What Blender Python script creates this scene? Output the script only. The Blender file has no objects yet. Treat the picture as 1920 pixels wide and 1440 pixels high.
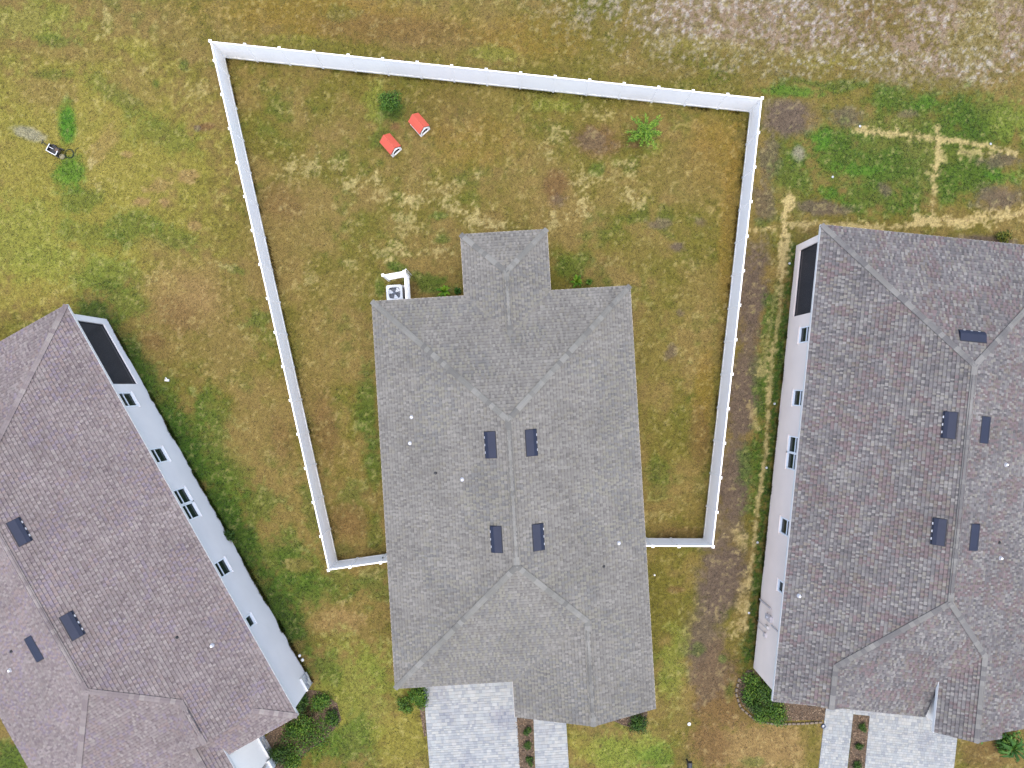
import bpy, math, random
import numpy as np
from mathutils import Vector, Matrix

random.seed(7)
rng = np.random.default_rng(11)

# ------------------------------------------------------------------ camera, sky, sun, exposure
H = 37.0            # drone height above the lawn (m)
F = 1265.0          # focal length in photo pixels (1920 wide)
scene = bpy.context.scene
cam_d = bpy.data.cameras.new('Camera')
cam = bpy.data.objects.new('Camera', cam_d)
scene.collection.objects.link(cam)
cam.location = (0, 0, H)
cam.rotation_euler = (0, 0, 0)
cam_d.sensor_fit = 'HORIZONTAL'
cam_d.sensor_width = 36.0
cam_d.lens = 36.0 * F / 1920.0
cam_d.clip_start = 0.5
cam_d.clip_end = 3000
scene.camera = cam

SUN_EL, SUN_AZ = math.radians(83), math.radians(180)     # sun stands to the south (picture bottom)
world = bpy.data.worlds.new('World')
scene.world = world
world.use_nodes = True
wn = world.node_tree.nodes
wl = world.node_tree.links
wn.clear()
sky = wn.new('ShaderNodeTexSky')
sky.sky_type = 'NISHITA'
sky.sun_disc = False
sky.sun_elevation = SUN_EL
sky.sun_rotation = SUN_AZ
sky.air_density = 0.85
sky.dust_density = 2.6
sky.ozone_density = 0.4
bg = wn.new('ShaderNodeBackground')
bg.inputs['Strength'].default_value = 0.15
wo = wn.new('ShaderNodeOutputWorld')
wl.new(sky.outputs[0], bg.inputs[0])
wl.new(bg.outputs[0], wo.inputs[0])

sun_d = bpy.data.lights.new('Sun', 'SUN')
sun_d.energy = 0.5
sun_d.angle = math.radians(50)
sun_d.color = (1.0, 0.93, 0.82)
sun = bpy.data.objects.new('Sun', sun_d)
scene.collection.objects.link(sun)
sdir = Vector((0.12, -math.cos(SUN_EL), math.sin(SUN_EL)))
sun.rotation_euler = sdir.to_track_quat('Z', 'Y').to_euler()
sun.location = (0, -40, 60)

scene.view_settings.view_transform = 'Standard'
scene.view_settings.look = 'None'
scene.view_settings.exposure = 1.95
scene.view_settings.gamma = 1.0
scene.view_settings.use_curve_mapping = False

COL = scene.collection


# ------------------------------------------------------------------ helpers
def P(px, py, z=0.0):
    """photo pixel + real height above ground -> world position"""
    s = (H - z) / F
    return Vector(((px - 960.0) * s, -(py - 720.0) * s, z))


def lin(r, g, b):
    out = []
    for c in (r, g, b):
        c /= 255.0
        out.append(c / 12.92 if c <= 0.04045 else ((c + 0.055) / 1.055) ** 2.4)
    # colours are read off the photograph; its exposure is divided out to get the base colour
    return (out[0] * .405, out[1] * .40, out[2] * .355)


def tag(o, label=None, cat=None, group=None, kind=None):
    if label: o['label'] = label
    if cat: o['category'] = cat
    if group: o['group'] = group
    if kind: o['kind'] = kind
    return o


def empty(name, loc, parent=None, rz=0.0):
    o = bpy.data.objects.new(name, None)
    o.empty_display_size = 0.3
    o.location = loc
    o.rotation_euler = (0, 0, rz)
    if parent: o.parent = parent
    COL.objects.link(o)
    return o


def link(name, me, parent=None, matrix=None):
    o = bpy.data.objects.new(name, me)
    COL.objects.link(o)
    if matrix is not None: o.matrix_world = matrix
    if parent is not None:
        o.parent = parent
        pm = parent_matrix(parent)
        o.matrix_parent_inverse = pm.inverted()
    return o


def parent_matrix(o):
    m = Matrix.LocRotScale(o.location, o.rotation_euler, o.scale)
    if o.parent is not None:
        return parent_matrix(o.parent) @ o.matrix_parent_inverse @ m
    return m


class MB:
    """collects polygons, builds one mesh; optional colour per polygon"""
    def __init__(self):
        self.v, self.f, self.c = [], [], []

    def poly(self, pts, col=None):
        i = len(self.v)
        self.v += [tuple(p) for p in pts]
        self.f.append(tuple(range(i, i + len(pts))))
        if col is not None: self.c += [col] * len(pts)

    def box(self, c, sx, sy, sz, ax=None, ay=None, col=None, top=1.0):
        c = Vector(c)
        ax = Vector((1, 0, 0)) if ax is None else Vector(ax).normalized()
        ay = Vector((0, 1, 0)) if ay is None else Vector(ay).normalized()
        az = ax.cross(ay)
        if az.z < 0 and abs(az.z) > .5: az = -az
        i = len(self.v)
        for dz in (-.5, .5):
            k = top if dz > 0 else 1.0
            for dx, dy in ((-.5, -.5), (.5, -.5), (.5, .5), (-.5, .5)):
                self.v.append(tuple(c + ax * dx * sx * k + ay * dy * sy * k + az * dz * sz))
        for q in ((0, 3, 2, 1), (4, 5, 6, 7), (0, 1, 5, 4), (1, 2, 6, 5), (2, 3, 7, 6), (3, 0, 4, 7)):
            self.f.append(tuple(i + k for k in q))
        if col is not None: self.c += [col] * 8

    def prism(self, pts, z0, z1, col=None):
        n = len(pts)
        i = len(self.v)
        for p in pts: self.v.append((p[0], p[1], z0))
        for p in pts: self.v.append((p[0], p[1], z1))
        self.f.append(tuple(i + k for k in reversed(range(n))))
        self.f.append(tuple(i + n + k for k in range(n)))
        for k in range(n):
            self.f.append((i + k, i + (k + 1) % n, i + n + (k + 1) % n, i + n + k))
        if col is not None: self.c += [col] * (2 * n)

    def tube(self, path, r, n=8, closed=False, col=None):
        path = [Vector(p) for p in path]
        i0 = len(self.v)
        m = len(path)
        for k, p in enumerate(path):
            a = path[(k - 1) % m] if (k or closed) else p
            b = path[(k + 1) % m] if (k < m - 1 or closed) else p
            t = (b - a).normalized()
            up = Vector((0, 0, 1)) if abs(t.z) < .9 else Vector((1, 0, 0))
            x = t.cross(up).normalized(); y = x.cross(t)
            rr = r[k] if isinstance(r, (list, tuple)) else r
            for j in range(n):
                an = 2 * math.pi * j / n
                self.v.append(tuple(p + x * math.cos(an) * rr + y * math.sin(an) * rr))
        for k in range(m if closed else m - 1):
            a = i0 + k * n; b = i0 + ((k + 1) % m) * n
            for j in range(n):
                self.f.append((a + j, a + (j + 1) % n, b + (j + 1) % n, b + j))
        if not closed:
            self.f.append(tuple(i0 + j for j in range(n)))
            self.f.append(tuple(i0 + (m - 1) * n + j for j in reversed(range(n))))
        if col is not None: self.c += [col] * (m * n)

    def mesh(self, name, mat, smooth=False):
        me = bpy.data.meshes.new(name)
        me.from_pydata(self.v, [], self.f)
        if self.c:
            a = me.color_attributes.new('Col', 'FLOAT_COLOR', 'POINT')
            arr = np.ones((len(self.v), 4), np.float32)
            arr[:, :3] = np.array(self.c, np.float32)
            a.data.foreach_set('color', arr.ravel())
        if mat: me.materials.append(mat)
        if smooth:
            me.polygons.foreach_set('use_smooth', [True] * len(me.polygons))
        me.update()
        return me

    def build(self, name, mat, parent=None, smooth=False, kind=None):
        o = link(name, self.mesh(name, mat, smooth), parent)
        if kind: o['kind'] = kind
        return o


def lathe(mb, c, prof, n=16, col=None):
    """profile [(r, z)] turned about a vertical axis through c"""
    i0 = len(mb.v)
    for r, z in prof:
        for j in range(n):
            a = 2 * math.pi * j / n
            mb.v.append((c[0] + r * math.cos(a), c[1] + r * math.sin(a), c[2] + z))
    for k in range(len(prof) - 1):
        for j in range(n):
            a = i0 + k * n; b = a + n
            mb.f.append((a + j, a + (j + 1) % n, b + (j + 1) % n, b + j))
    mb.f.append(tuple(i0 + (len(prof) - 1) * n + j for j in range(n)))
    if col is not None: mb.c += [col] * (len(prof) * n)


# ------------------------------------------------------------------ materials
def new_mat(name):
    m = bpy.data.materials.new(name)
    m.use_nodes = True
    nt = m.node_tree
    b = nt.nodes['Principled BSDF']
    return m, nt, b


def surf(name, col, rough=.6, var=.08, scale=6.0, bump=0.0, bscale=60.0, metal=0.0, spec=.4, attr=False, fine=0.0):
    """painted / mineral surface: base colour, soft large mottling, fine grain and relief"""
    m, nt, b = new_mat(name)
    N, L = nt.nodes, nt.links
    geo = N.new('ShaderNodeNewGeometry')
    if attr:
        at = N.new('ShaderNodeAttribute'); at.attribute_name = 'Col'
        src = at.outputs['Color']
    else:
        rgb = N.new('ShaderNodeRGB'); rgb.outputs[0].default_value = (*col, 1)
        src = rgb.outputs[0]
    nz = N.new('ShaderNodeTexNoise'); nz.inputs['Scale'].default_value = scale; nz.inputs['Detail'].default_value = 6
    L.new(geo.outputs['Position'], nz.inputs['Vector'])
    mr = N.new('ShaderNodeMapRange')
    mr.inputs[1].default_value = .25; mr.inputs[2].default_value = .75
    mr.inputs[3].default_value = 1 - var; mr.inputs[4].default_value = 1 + var
    L.new(nz.outputs[0], mr.inputs[0])
    mul = N.new('ShaderNodeVectorMath'); mul.operation = 'SCALE'
    L.new(src, mul.inputs[0]); L.new(mr.outputs[0], mul.inputs['Scale'])
    out = mul.outputs[0]
    if fine:
        n2 = N.new('ShaderNodeTexNoise'); n2.inputs['Scale'].default_value = bscale; n2.inputs['Detail'].default_value = 3
        L.new(geo.outputs['Position'], n2.inputs['Vector'])
        m2 = N.new('ShaderNodeMapRange')
        m2.inputs[1].default_value = .25; m2.inputs[2].default_value = .75
        m2.inputs[3].default_value = 1 - fine; m2.inputs[4].default_value = 1 + fine
        L.new(n2.outputs[0], m2.inputs[0])
        mu2 = N.new('ShaderNodeVectorMath'); mu2.operation = 'SCALE'
        L.new(out, mu2.inputs[0]); L.new(m2.outputs[0], mu2.inputs['Scale'])
        out = mu2.outputs[0]
    L.new(out, b.inputs['Base Color'])
    b.inputs['Roughness'].default_value = rough
    b.inputs['Metallic'].default_value = metal
    b.inputs['Specular IOR Level'].default_value = spec
    if bump:
        n3 = N.new('ShaderNodeTexNoise'); n3.inputs['Scale'].default_value = bscale; n3.inputs['Detail'].default_value = 4
        L.new(geo.outputs['Position'], n3.inputs['Vector'])
        bp = N.new('ShaderNodeBump'); bp.inputs['Strength'].default_value = bump; bp.inputs['Distance'].default_value = .02
        L.new(n3.outputs[0], bp.inputs['Height'])
        L.new(bp.outputs[0], b.inputs['Normal'])
    return m


def leafmat(name):
    m, nt, b = new_mat(name)
    at = nt.nodes.new('ShaderNodeAttribute'); at.attribute_name = 'Col'
    nt.links.new(at.outputs['Color'], b.inputs['Base Color'])
    b.inputs['Roughness'].default_value = .55
    b.inputs['Specular IOR Level'].default_value = .25
    tr = nt.nodes.new('ShaderNodeBsdfTranslucent')
    nt.links.new(at.outputs['Color'], tr.inputs[0])
    mx = nt.nodes.new('ShaderNodeMixShader'); mx.inputs[0].default_value = .25
    nt.links.new(b.outputs[0], mx.inputs[1]); nt.links.new(tr.outputs[0], mx.inputs[2])
    nt.links.new(mx.outputs[0], nt.nodes['Material Output'].inputs[0])
    return m


M = {}
M['vinyl'] = surf('white_vinyl', (.88, .86, .82), .35, .03, 1.2)
_m = M['vinyl']; _nt = _m.node_tree; _b = _nt.nodes['Principled BSDF']
_src = _b.inputs['Base Color'].links[0].from_socket
_geo = _nt.nodes.new('ShaderNodeNewGeometry'); _sep = _nt.nodes.new('ShaderNodeSeparateXYZ')
_nt.links.new(_geo.outputs['Position'], _sep.inputs[0])
_nz = _nt.nodes.new('ShaderNodeTexNoise'); _nz.inputs['Scale'].default_value = 2.3; _nz.inputs['Detail'].default_value = 6
_nt.links.new(_geo.outputs['Position'], _nz.inputs['Vector'])
_ad = _nt.nodes.new('ShaderNodeMath'); _ad.operation = 'MULTIPLY_ADD'; _ad.inputs[1].default_value = -.9
_nt.links.new(_nz.outputs[0], _ad.inputs[0]); _nt.links.new(_sep.outputs['Z'], _ad.inputs[2])
_mr = _nt.nodes.new('ShaderNodeMapRange'); _mr.inputs[1].default_value = -.45; _mr.inputs[2].default_value = -.15
_mr.inputs[3].default_value = .45; _mr.inputs[4].default_value = 0
_nt.links.new(_ad.outputs[0], _mr.inputs[0])
_mx = _nt.nodes.new('ShaderNodeMix'); _mx.data_type = 'RGBA'
_nt.links.new(_mr.outputs[0], _mx.inputs[0]); _nt.links.new(_src, _mx.inputs[6]); _mx.inputs[7].default_value = (.42, .40, .28, 1)
_nt.links.new(_mx.outputs[2], _b.inputs['Base Color'])
M['trim'] = surf('white_trim', (.62, .61, .58), .5, .04, 2)
M['beige_trim'] = surf('beige_fascia', (.56, .50, .43), .5, .05, 2)
M['stucco_blue'] = surf('pale_blue_grey_stucco', (.73, .69, .655), .85, .05, .7, .25, 45)
M['stucco_pink'] = surf('pale_pink_beige_stucco', (.81, .685, .585), .85, .05, .7, .25, 45)
M['stucco_grey'] = surf('grey_beige_stucco', (.55, .51, .46), .85, .05, .7, .25, 45)
M['stucco_cream'] = surf('cream_stucco', (.95, .89, .80), .85, .03, .7, .2, 45)
M['stone'] = surf('stacked_stone', (.5, .5, .52), .85, .2, 5, .4, 30, attr=True)
M['shingle'] = surf('asphalt_shingle', (.3, .3, .3), .9, .13, .55, .3, 140, attr=True, fine=.12, spec=.2)
M['deck'] = surf('roof_underlay', (.12, .12, .12), .9)
M['vent'] = surf('blue_black_metal', lin(52, 60, 86), .6, .10, 3, metal=0.0, spec=.2)
M['vent_dark'] = surf('vent_opening', (.012, .013, .017), .8)
M['pipe'] = surf('white_pipe', (.56, .56, .54), .5, .05, 4)
M['lead'] = surf('dark_rubber_collar', (.03, .03, .03), .7)
M['glass'], _nt, _b = new_mat('dark_window_glass')
_b.inputs['Base Color'].default_value = (*lin(38, 58, 56), 1)
_b.inputs['Roughness'].default_value = .15
_b.inputs['Specular IOR Level'].default_value = .15
M['frame'] = surf('window_frame_white', (.80, .82, .82), .45, .02, 4)
M['screen'], _nt, _b = new_mat('black_insect_screen')
_b.inputs['Base Color'].default_value = (.018, .018, .022, 1)
_b.inputs['Roughness'].default_value = .8
_tr = _nt.nodes.new('ShaderNodeBsdfTransparent')
_mx = _nt.nodes.new('ShaderNodeMixShader'); _mx.inputs[0].default_value = .25
_nt.links.new(_b.outputs[0], _mx.inputs[1]); _nt.links.new(_tr.outputs[0], _mx.inputs[2])
_nt.links.new(_mx.outputs[0], _nt.nodes['Material Output'].inputs[0])
M['dark_frame'] = surf('dark_screen_frame', (.02, .02, .025), .5)
M['concrete'] = surf('concrete', (.42, .40, .38), .9, .12, 2, .2, 40)
M['paver'] = surf('grey_paver', (.4, .4, .4), .85, .06, 1.5, .25, 90, attr=True, fine=.06)
M['paver_bed'] = surf('paver_joint_sand', (.30, .29, .29), .95)
M['mulch'] = surf('brown_mulch', lin(120, 102, 86), .95, .35, 7, .6, 40, fine=.35)
M['leaf'] = leafmat('leaf')
M['bark'] = surf('bark', lin(96, 78, 60), .9, .2, 20)
M['red'] = surf('red_plastic_roof', tuple(1.45 * c for c in lin(226, 104, 86)), .45, .04, 3)
M['dogwhite'] = surf('white_plastic_wall', (.82, .80, .76), .5, .03, 3)
M['black'] = surf('black_inside', (.015, .014, .013), .8)
M['ac_body'] = surf('grey_blue_condenser_metal', (.36, .39, .41), .45, .05, 3)
M['ac_dark'] = surf('condenser_dark_fan_well', (.07, .085, .11), .6)
M['ac_blade'] = surf('fan_blade_metal', (.42, .46, .5), .4, .05, 5)
M['blackmetal'] = surf('black_painted_metal', (.02, .02, .022), .5)
M['hose'] = surf('dark_green_hose', lin(38, 62, 34), .5)
M['grey_plastic'] = surf('grey_plastic', (.35, .35, .36), .5)
M['blue'] = surf('blue_plastic', lin(60, 80, 120), .5)
M['conduit'] = surf('painted_conduit', (.50, .45, .43), .6)
M['rust'] = surf('weathered_wood', lin(118, 98, 84), .8, .2, 10)
M['edging'] = surf('bed_edging_stone', lin(150, 135, 122), .9, .2, 8)


# ------------------------------------------------------------------ numpy noise
_tab = rng.random((6, 256, 256)).astype(np.float32)


def vnoise(x, y, seed=0):
    t = _tab[seed % 6]
    xi = np.floor(x).astype(np.int64); yi = np.floor(y).astype(np.int64)
    fx = (x - xi).astype(np.float32); fy = (y - yi).astype(np.float32)
    fx = fx * fx * (3 - 2 * fx); fy = fy * fy * (3 - 2 * fy)
    xi += seed * 37; yi += seed * 91
    a = t[xi & 255, yi & 255]; b = t[(xi + 1) & 255, yi & 255]
    c = t[xi & 255, (yi + 1) & 255]; d = t[(xi + 1) & 255, (yi + 1) & 255]
    return (a * (1 - fx) + b * fx) * (1 - fy) + (c * (1 - fx) + d * fx) * fy


def fbm(x, y, scale, seed=0, oct=4):
    s = np.zeros(x.shape, np.float32); amp = .5; tot = 0; f = 1.0 / scale
    for k in range(oct):
        s += amp * vnoise(x * f, y * f, seed + k * 3)
        tot += amp; amp *= .55; f *= 2.03
    return s / tot


def sstep(a, b, x):
    t = np.clip((x - a) / (b - a), 0, 1)
    return t * t * (3 - 2 * t)


# ------------------------------------------------------------------ lawn colour (what grows or lies where)
TAN, OLIVE, GREEN, LIME = lin(156, 134, 82), lin(132, 124, 58), lin(90, 122, 46), lin(150, 162, 72)
YEL, STRAW, BROWN, MAUVE = lin(170, 160, 78), lin(206, 188, 134), lin(140, 110, 74), lin(124, 107, 97)
GOLD, SAND, PINK, GREY = lin(226, 202, 148), lin(214, 206, 212), lin(174, 150, 132), lin(176, 170, 150)
RTAN = lin(176, 144, 100)
ORANGE, DKGRN, BRIGHT = lin(164, 132, 66), lin(72, 104, 38), lin(94, 146, 48)

# colour, centre (photo px on the ground), radii, rotation, amount, raggedness
PATCH = [
    # --- open lawn left of the fence
    (YEL, 150, 330, 330, 330, 0, .75, .6), (LIME, 40, 450, 120, 110, 0, .45, .7), (LIME, 70, 40, 120, 50, 0, .4, .8),
    (YEL, 60, 540, 110, 60, 0, .6, .6), (TAN, 130, 100, 90, 22, .1, .5, .9), (GREEN, 110, 78, 60, 16, 0, .45, .9),
    (TAN, 90, 170, 70, 40, 0, .6, .8), (GREEN, 95, 140, 60, 14, 0, .4, .8), (TAN, 340, 60, 60, 45, 0, .45, .9),
    (GREEN, 345, 120, 14, 16, 0, .6, .5), (GREEN, 292, 158, 9, 12, 0, .6, .4), (TAN, 250, 170, 70, 40, .4, .5, .9),
    (GREEN, 220, 180, 110, 24, .6, .4, .8), (STRAW, 195, 45, 12, 26, .3, .6, .9), (STRAW, 268, 130, 6, 10, 0, .6, .6),
    (STRAW, 375, 170, 22, 14, 0, .5, .9), (BRIGHT, 125, 232, 23, 52, -.05, 1, .4), (BRIGHT, 132, 325, 42, 42, 0, .8, .6),
    (GREEN, 150, 375, 50, 30, 0, .5, .7), (GREY, 58, 252, 44, 15, .3, .85, .4), (RTAN, 195, 270, 26, 60, .5, .45, .8),
    (STRAW, 172, 310, 8, 14, 0, .7, .8), (STRAW, 178, 345, 9, 7, 0, .7, .8), (BROWN, 385, 238, 28, 9, -.15, .9, .6),
    (MAUVE, 370, 240, 10, 7, 0, .7, .6), (RTAN, 240, 290, 14, 9, 0, .7, .7), (RTAN, 350, 332, 26, 16, 0, .75, .8),
    (RTAN, 300, 348, 36, 18, -.2, .6, .9), (RTAN, 265, 378, 24, 12, 0, .8, .7), (RTAN, 310, 380, 16, 14, 0, .85, .7),
    (RTAN, 365, 422, 18, 14, 0, .7, .8), (GREEN, 250, 425, 70, 40, 0, .55, .8), (GREEN, 330, 450, 60, 30, .3, .4, .8),
    (TAN, 300, 470, 60, 26, .5, .4, .9), (GREEN, 200, 520, 90, 40, 0, .5, .8), (RTAN, 350, 560, 110, 70, .5, .6, .7),
    (BROWN, 330, 590, 60, 40, .4, .45, .8), (TAN, 420, 650, 80, 60, 1.1, .55, .8), (BROWN, 290, 640, 34, 22, .3, .5, .8),
    (GREEN, 440, 505, 36, 12, .3, .5, .8), (GREEN, 480, 600, 22, 40, 1.2, .5, .8), (STRAW, 425, 500, 24, 6, .2, .5, .8),
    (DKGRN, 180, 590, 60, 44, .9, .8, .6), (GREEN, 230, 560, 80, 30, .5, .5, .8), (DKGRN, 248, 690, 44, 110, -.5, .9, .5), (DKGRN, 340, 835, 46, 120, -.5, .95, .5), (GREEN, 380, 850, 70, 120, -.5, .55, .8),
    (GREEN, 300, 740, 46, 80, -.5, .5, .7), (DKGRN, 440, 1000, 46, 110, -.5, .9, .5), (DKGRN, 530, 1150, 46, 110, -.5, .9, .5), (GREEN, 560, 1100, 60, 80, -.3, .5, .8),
    (GREEN, 420, 880, 80, 90, -.5, .5, .8), (TAN, 460, 830, 70, 60, .6, .5, .8), (TAN, 520, 950, 50, 60, .6, .5, .9),
    (GREEN, 520, 1040, 70, 60, 0, .55, .8), (BROWN, 525, 820, 30, 60, -.3, .45, .8), (GREEN, 585, 960, 22, 70, -.2, .4, .8),
    (GREEN, 590, 1110, 60, 40, 0, .5, .8), (RTAN, 640, 1165, 66, 34, .1, .65, .8), (TAN, 560, 1060, 30, 16, 0, .5, .9),
    (LIME, 650, 1300, 110, 120, 0, .55, .7), (GREEN, 610, 1250, 50, 40, 0, .55, .8), (GREEN, 660, 1390, 60, 60, 0, .6, .8),
    (YEL, 750, 1390, 60, 80, 0, .6, .7), (GREEN, 700, 1090, 40, 50, 0, .5, .8), (STRAW, 690, 1075, 20, 10, 0, .4, .9),
    (YEL, 640, 1350, 12, 14, 0, .7, .6),
    (GREEN, 480, 380, 20, 60, .2, .35, .9), (GREEN, 300, 250, 90, 40, .3, .35, .9), (GREEN, 170, 440, 80, 30, .2, .35, .9), (LIME, 130, 500, 140, 40, 0, .35, .9),
    (GREEN, 560, 700, 60, 30, .5, .0, .9), (GREEN, 400, 780, 40, 60, -.5, .45, .9), (GREEN, 480, 950, 60, 50, -.4, .5, .9), (LIME, 690, 1250, 50, 60, 0, .4, .9),
    (BRIGHT, 600, 1390, 40, 50, 0, .35, .9), (GREEN, 620, 1090, 90, 26, 0, .4, .9),
    # --- strip beyond the back fence
    (ORANGE, 620, 30, 280, 60, .05, .55, .8), (BROWN, 760, 60, 200, 40, .08, .5, .8), (LIME, 560, 80, 90, 18, .1, .35, .8),
    (OLIVE, 640, 92, 260, 14, .09, .7, .5), (ORANGE, 1000, 70, 150, 50, .1, .5, .8), (LIME, 930, 100, 60, 18, .1, .4, .8),
    (OLIVE, 1060, 140, 240, 12, .09, .7, .5), (TAN, 1230, 130, 120, 22, .08, .6, .7), (GREEN, 640, 25, 40, 18, 0, .3, .8),
    (PINK, 1440, 50, 340, 95, .10, .95, .7), (PINK, 1780, 60, 280, 125, 0, .95, .5), (TAN, 1660, 30, 70, 60, 0, .5, .9),
    (BROWN, 1640, 30, 90, 50, 0, .45, .9), (YEL, 1330, 85, 160, 26, .1, .5, 1.0), (YEL, 1560, 110, 200, 30, 0, .5, 1.0),
    (YEL, 1830, 70, 70, 90, 0, .5, 1.0), (OLIVE, 1400, 112, 180, 18, .05, .5, 1.0),
    (SAND, 1530, 45, 360, 85, .05, .46, 1.3), (DKGRN, 1560, 70, 380, 95, 0, .35, 1.2), (SAND, 1480, 20, 120, 34, 0, .35, 1.3), (SAND, 1850, 115, 90, 34, 0, .5, 1.3),
    (SAND, 1290, 45, 60, 34, 0, .3, 1.3), (SAND, 1620, 110, 110, 22, 0, .3, 1.3), (OLIVE, 1500, 70, 420, 100, 0, .5, 1.2),
    (OLIVE, 1800, 90, 300, 90, 0, .5, 1.2), (BROWN, 1600, 60, 400, 90, 0, .3, 1.2),
    (GREEN, 1550, 160, 130, 16, .05, .6, .9), (TAN, 1500, 165, 30, 14, 0, .6, .8),
    # --- inside the fence
    (OLIVE, 900, 180, 430, 60, .1, .5, .7), (LIME, 705, 190, 30, 50, 0, .55, .6), (GREEN, 715, 262, 26, 24, 0, .5, .6),
    (GREEN, 735, 205, 32, 32, 0, .7, .5), (BROWN, 742, 238, 13, 11, 0, .9, .5), (LIME, 1050, 200, 50, 14, .1, .45, .9),
    (STRAW, 573, 214, 9, 10, 0, .7, .6), (STRAW, 575, 310, 26, 20, 0, .55, 1.1), (STRAW, 540, 340, 22, 28, 0, .4, 1.1),
    (STRAW, 632, 312, 16, 12, 0, .6, 1.0), (STRAW, 655, 345, 26, 12, 0, .7, 1.0), (STRAW, 708, 336, 10, 10, 0, .8, .9),
    (STRAW, 720, 365, 30, 12, .1, .5, 1.1), (STRAW, 775, 376, 26, 10, 0, .75, 1.0), (STRAW, 835, 356, 30, 14, -.2, .65, 1.1),
    (STRAW, 898, 328, 8, 9, 0, .8, .8), (STRAW, 848, 395, 36, 16, .1, .8, 1.0), (STRAW, 900, 412, 50, 12, .1, .85, .9),
    (STRAW, 720, 472, 24, 12, 0, .8, .9), (STRAW, 750, 475, 12, 10, 0, .8, .9), (STRAW, 770, 420, 30, 24, 0, .5, 1.2),
    (STRAW, 820, 470, 26, 10, -.3, .65, 1.0), (STRAW, 582, 525, 10, 20, 0, .5, 1.0), (STRAW, 660, 490, 14, 8, 0, .4, 1.0),
    (GREEN, 825, 405, 26, 14, 0, .6, .7), (GREEN, 830, 450, 20, 10, 0, .5, .7), (TAN, 540, 430, 90, 90, .2, .6, .7),
    (BROWN, 520, 380, 60, 50, 0, .45, .8), (TAN, 640, 540, 60, 50, 0, .4, .8), (BROWN, 840, 210, 90, 60, 0, .3, .9),
    (ORANGE, 900, 270, 120, 60, 0, .35, .8), (OLIVE, 690, 430, 50, 60, 0, .5, .7),
    (GREEN, 800, 530, 60, 26, 0, .75, .6), (GREEN, 745, 500, 26, 10, 0, .7, .6), (BROWN, 775, 540, 14, 22, 0, .6, .6),
    (GREEN, 712, 540, 12, 24, 0, .6, .6),
    (BROWN, 1118, 262, 62, 42, 0, .75, .5), (MAUVE, 1110, 262, 44, 30, 0, .45, .9), (BROWN, 1042, 350, 36, 48, 0, .8, .45),
    (MAUVE, 1050, 375, 20, 24, 0, .5, .9), (STRAW, 1120, 212, 34, 12, 0, .6, 1.1), (STRAW, 1042, 253, 13, 16, 0, .6, 1.0),
    (STRAW, 1025, 285, 10, 16, 0, .5, 1.0), (STRAW, 1092, 335, 16, 22, 0, .75, .9), (STRAW, 1094, 395, 14, 16, 0, .85, .7),
    (STRAW, 1070, 402, 22, 8, 0, .7, .9), (STRAW, 1178, 306, 10, 14, 0, .9, .5), (STRAW, 1180, 370, 10, 14, 0, .8, .7),
    (STRAW, 1197, 383, 10, 9, 0, .75, .7), (STRAW, 1036, 418, 12, 12, 0, .7, .8), (STRAW, 1155, 330, 26, 16, 0, .4, 1.1),
    (STRAW, 1215, 458, 8, 8, 0, .5, .8), (GREEN, 1120, 318, 22, 14, 0, .55, .8), (LIME, 1225, 275, 24, 20, 0, .5, .7),
    (BROWN, 1192, 272, 14, 8, 0, .7, .6), (ORANGE, 1330, 290, 70, 90, 0, .5, .8), (TAN, 1290, 330, 90, 80, 0, .5, .8),
    (ORANGE, 1368, 450, 26, 260, .06, .55, .7), (MAUVE, 1235, 420, 34, 14, 0, .6, .8), (MAUVE, 1268, 463, 24, 12, 0, .75, .7),
    (MAUVE, 1315, 418, 18, 12, 0, .5, .8), (BROWN, 1140, 492, 26, 14, 0, .4, .8), (TAN, 1140, 370, 30, 40, 0, .5, .8),
    (TAN, 1310, 560, 50, 90, 0, .5, .9), (OLIVE, 1200, 470, 80, 50, 0, .5, .7), (GREEN, 1070, 500, 50, 30, 0, .55, .7),
    (OLIVE, 1230, 640, 60, 120, 0, .5, .7), (MAUVE, 1258, 660, 14, 22, .4, .6, .7), (MAUVE, 1275, 587, 10, 10, 0, .5, .7),
    (ORANGE, 1320, 740, 22, 120, .05, .5, .8), (BROWN, 1310, 820, 26, 70, 0, .5, .8), (OLIVE, 1250, 830, 50, 100, 0, .5, .8),
    (TAN, 1280, 930, 40, 40, 0, .5, .9), (STRAW, 1230, 965, 20, 10, 0, .35, 1.0), (GREEN, 1240, 900, 30, 60, 0, .35, .8),
    (BROWN, 1270, 1000, 60, 20, 0, .6, .8), (TAN, 600, 650, 60, 90, -.2, .45, .8), (BROWN, 610, 800, 34, 90, -.2, .6, .7),
    (TAN, 580, 720, 24, 60, -.2, .4, .8), (GREEN, 688, 770, 24, 110, -.05, .65, .7), (GREEN, 700, 870, 20, 60, 0, .6, .7),
    (GREEN, 660, 930, 40, 40, 0, .45, .8), (BROWN, 650, 980, 40, 50, 0, .6, .8), (DKGRN, 640, 1030, 50, 18, 0, .35, .8),
    (TAN, 630, 905, 10, 8, 0, .6, .6), (STRAW, 700, 935, 10, 6, 0, .5, .8), (GREEN, 705, 1000, 16, 40, 0, .4, .8),
    # --- ground right of the fence
    (GREEN, 1700, 290, 280, 130, 0, .6, .6), (GREEN, 1480, 330, 70, 130, 0, .35, .8), (GREEN, 1440, 700, 34, 240, .1, .4, .8),
    (MAUVE, 1480, 220, 72, 50, 0, .85, .5), (MAUVE, 1590, 220, 46, 30, 0, .6, .8), (GREEN, 1560, 280, 80, 60, 0, .6, .8),
    (BRIGHT, 1540, 262, 26, 30, .3, .7, .6), (BRIGHT, 1490, 172, 90, 16, .05, .7, .6), (GREEN, 1700, 190, 120, 26, .05, .6, .8),
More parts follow.
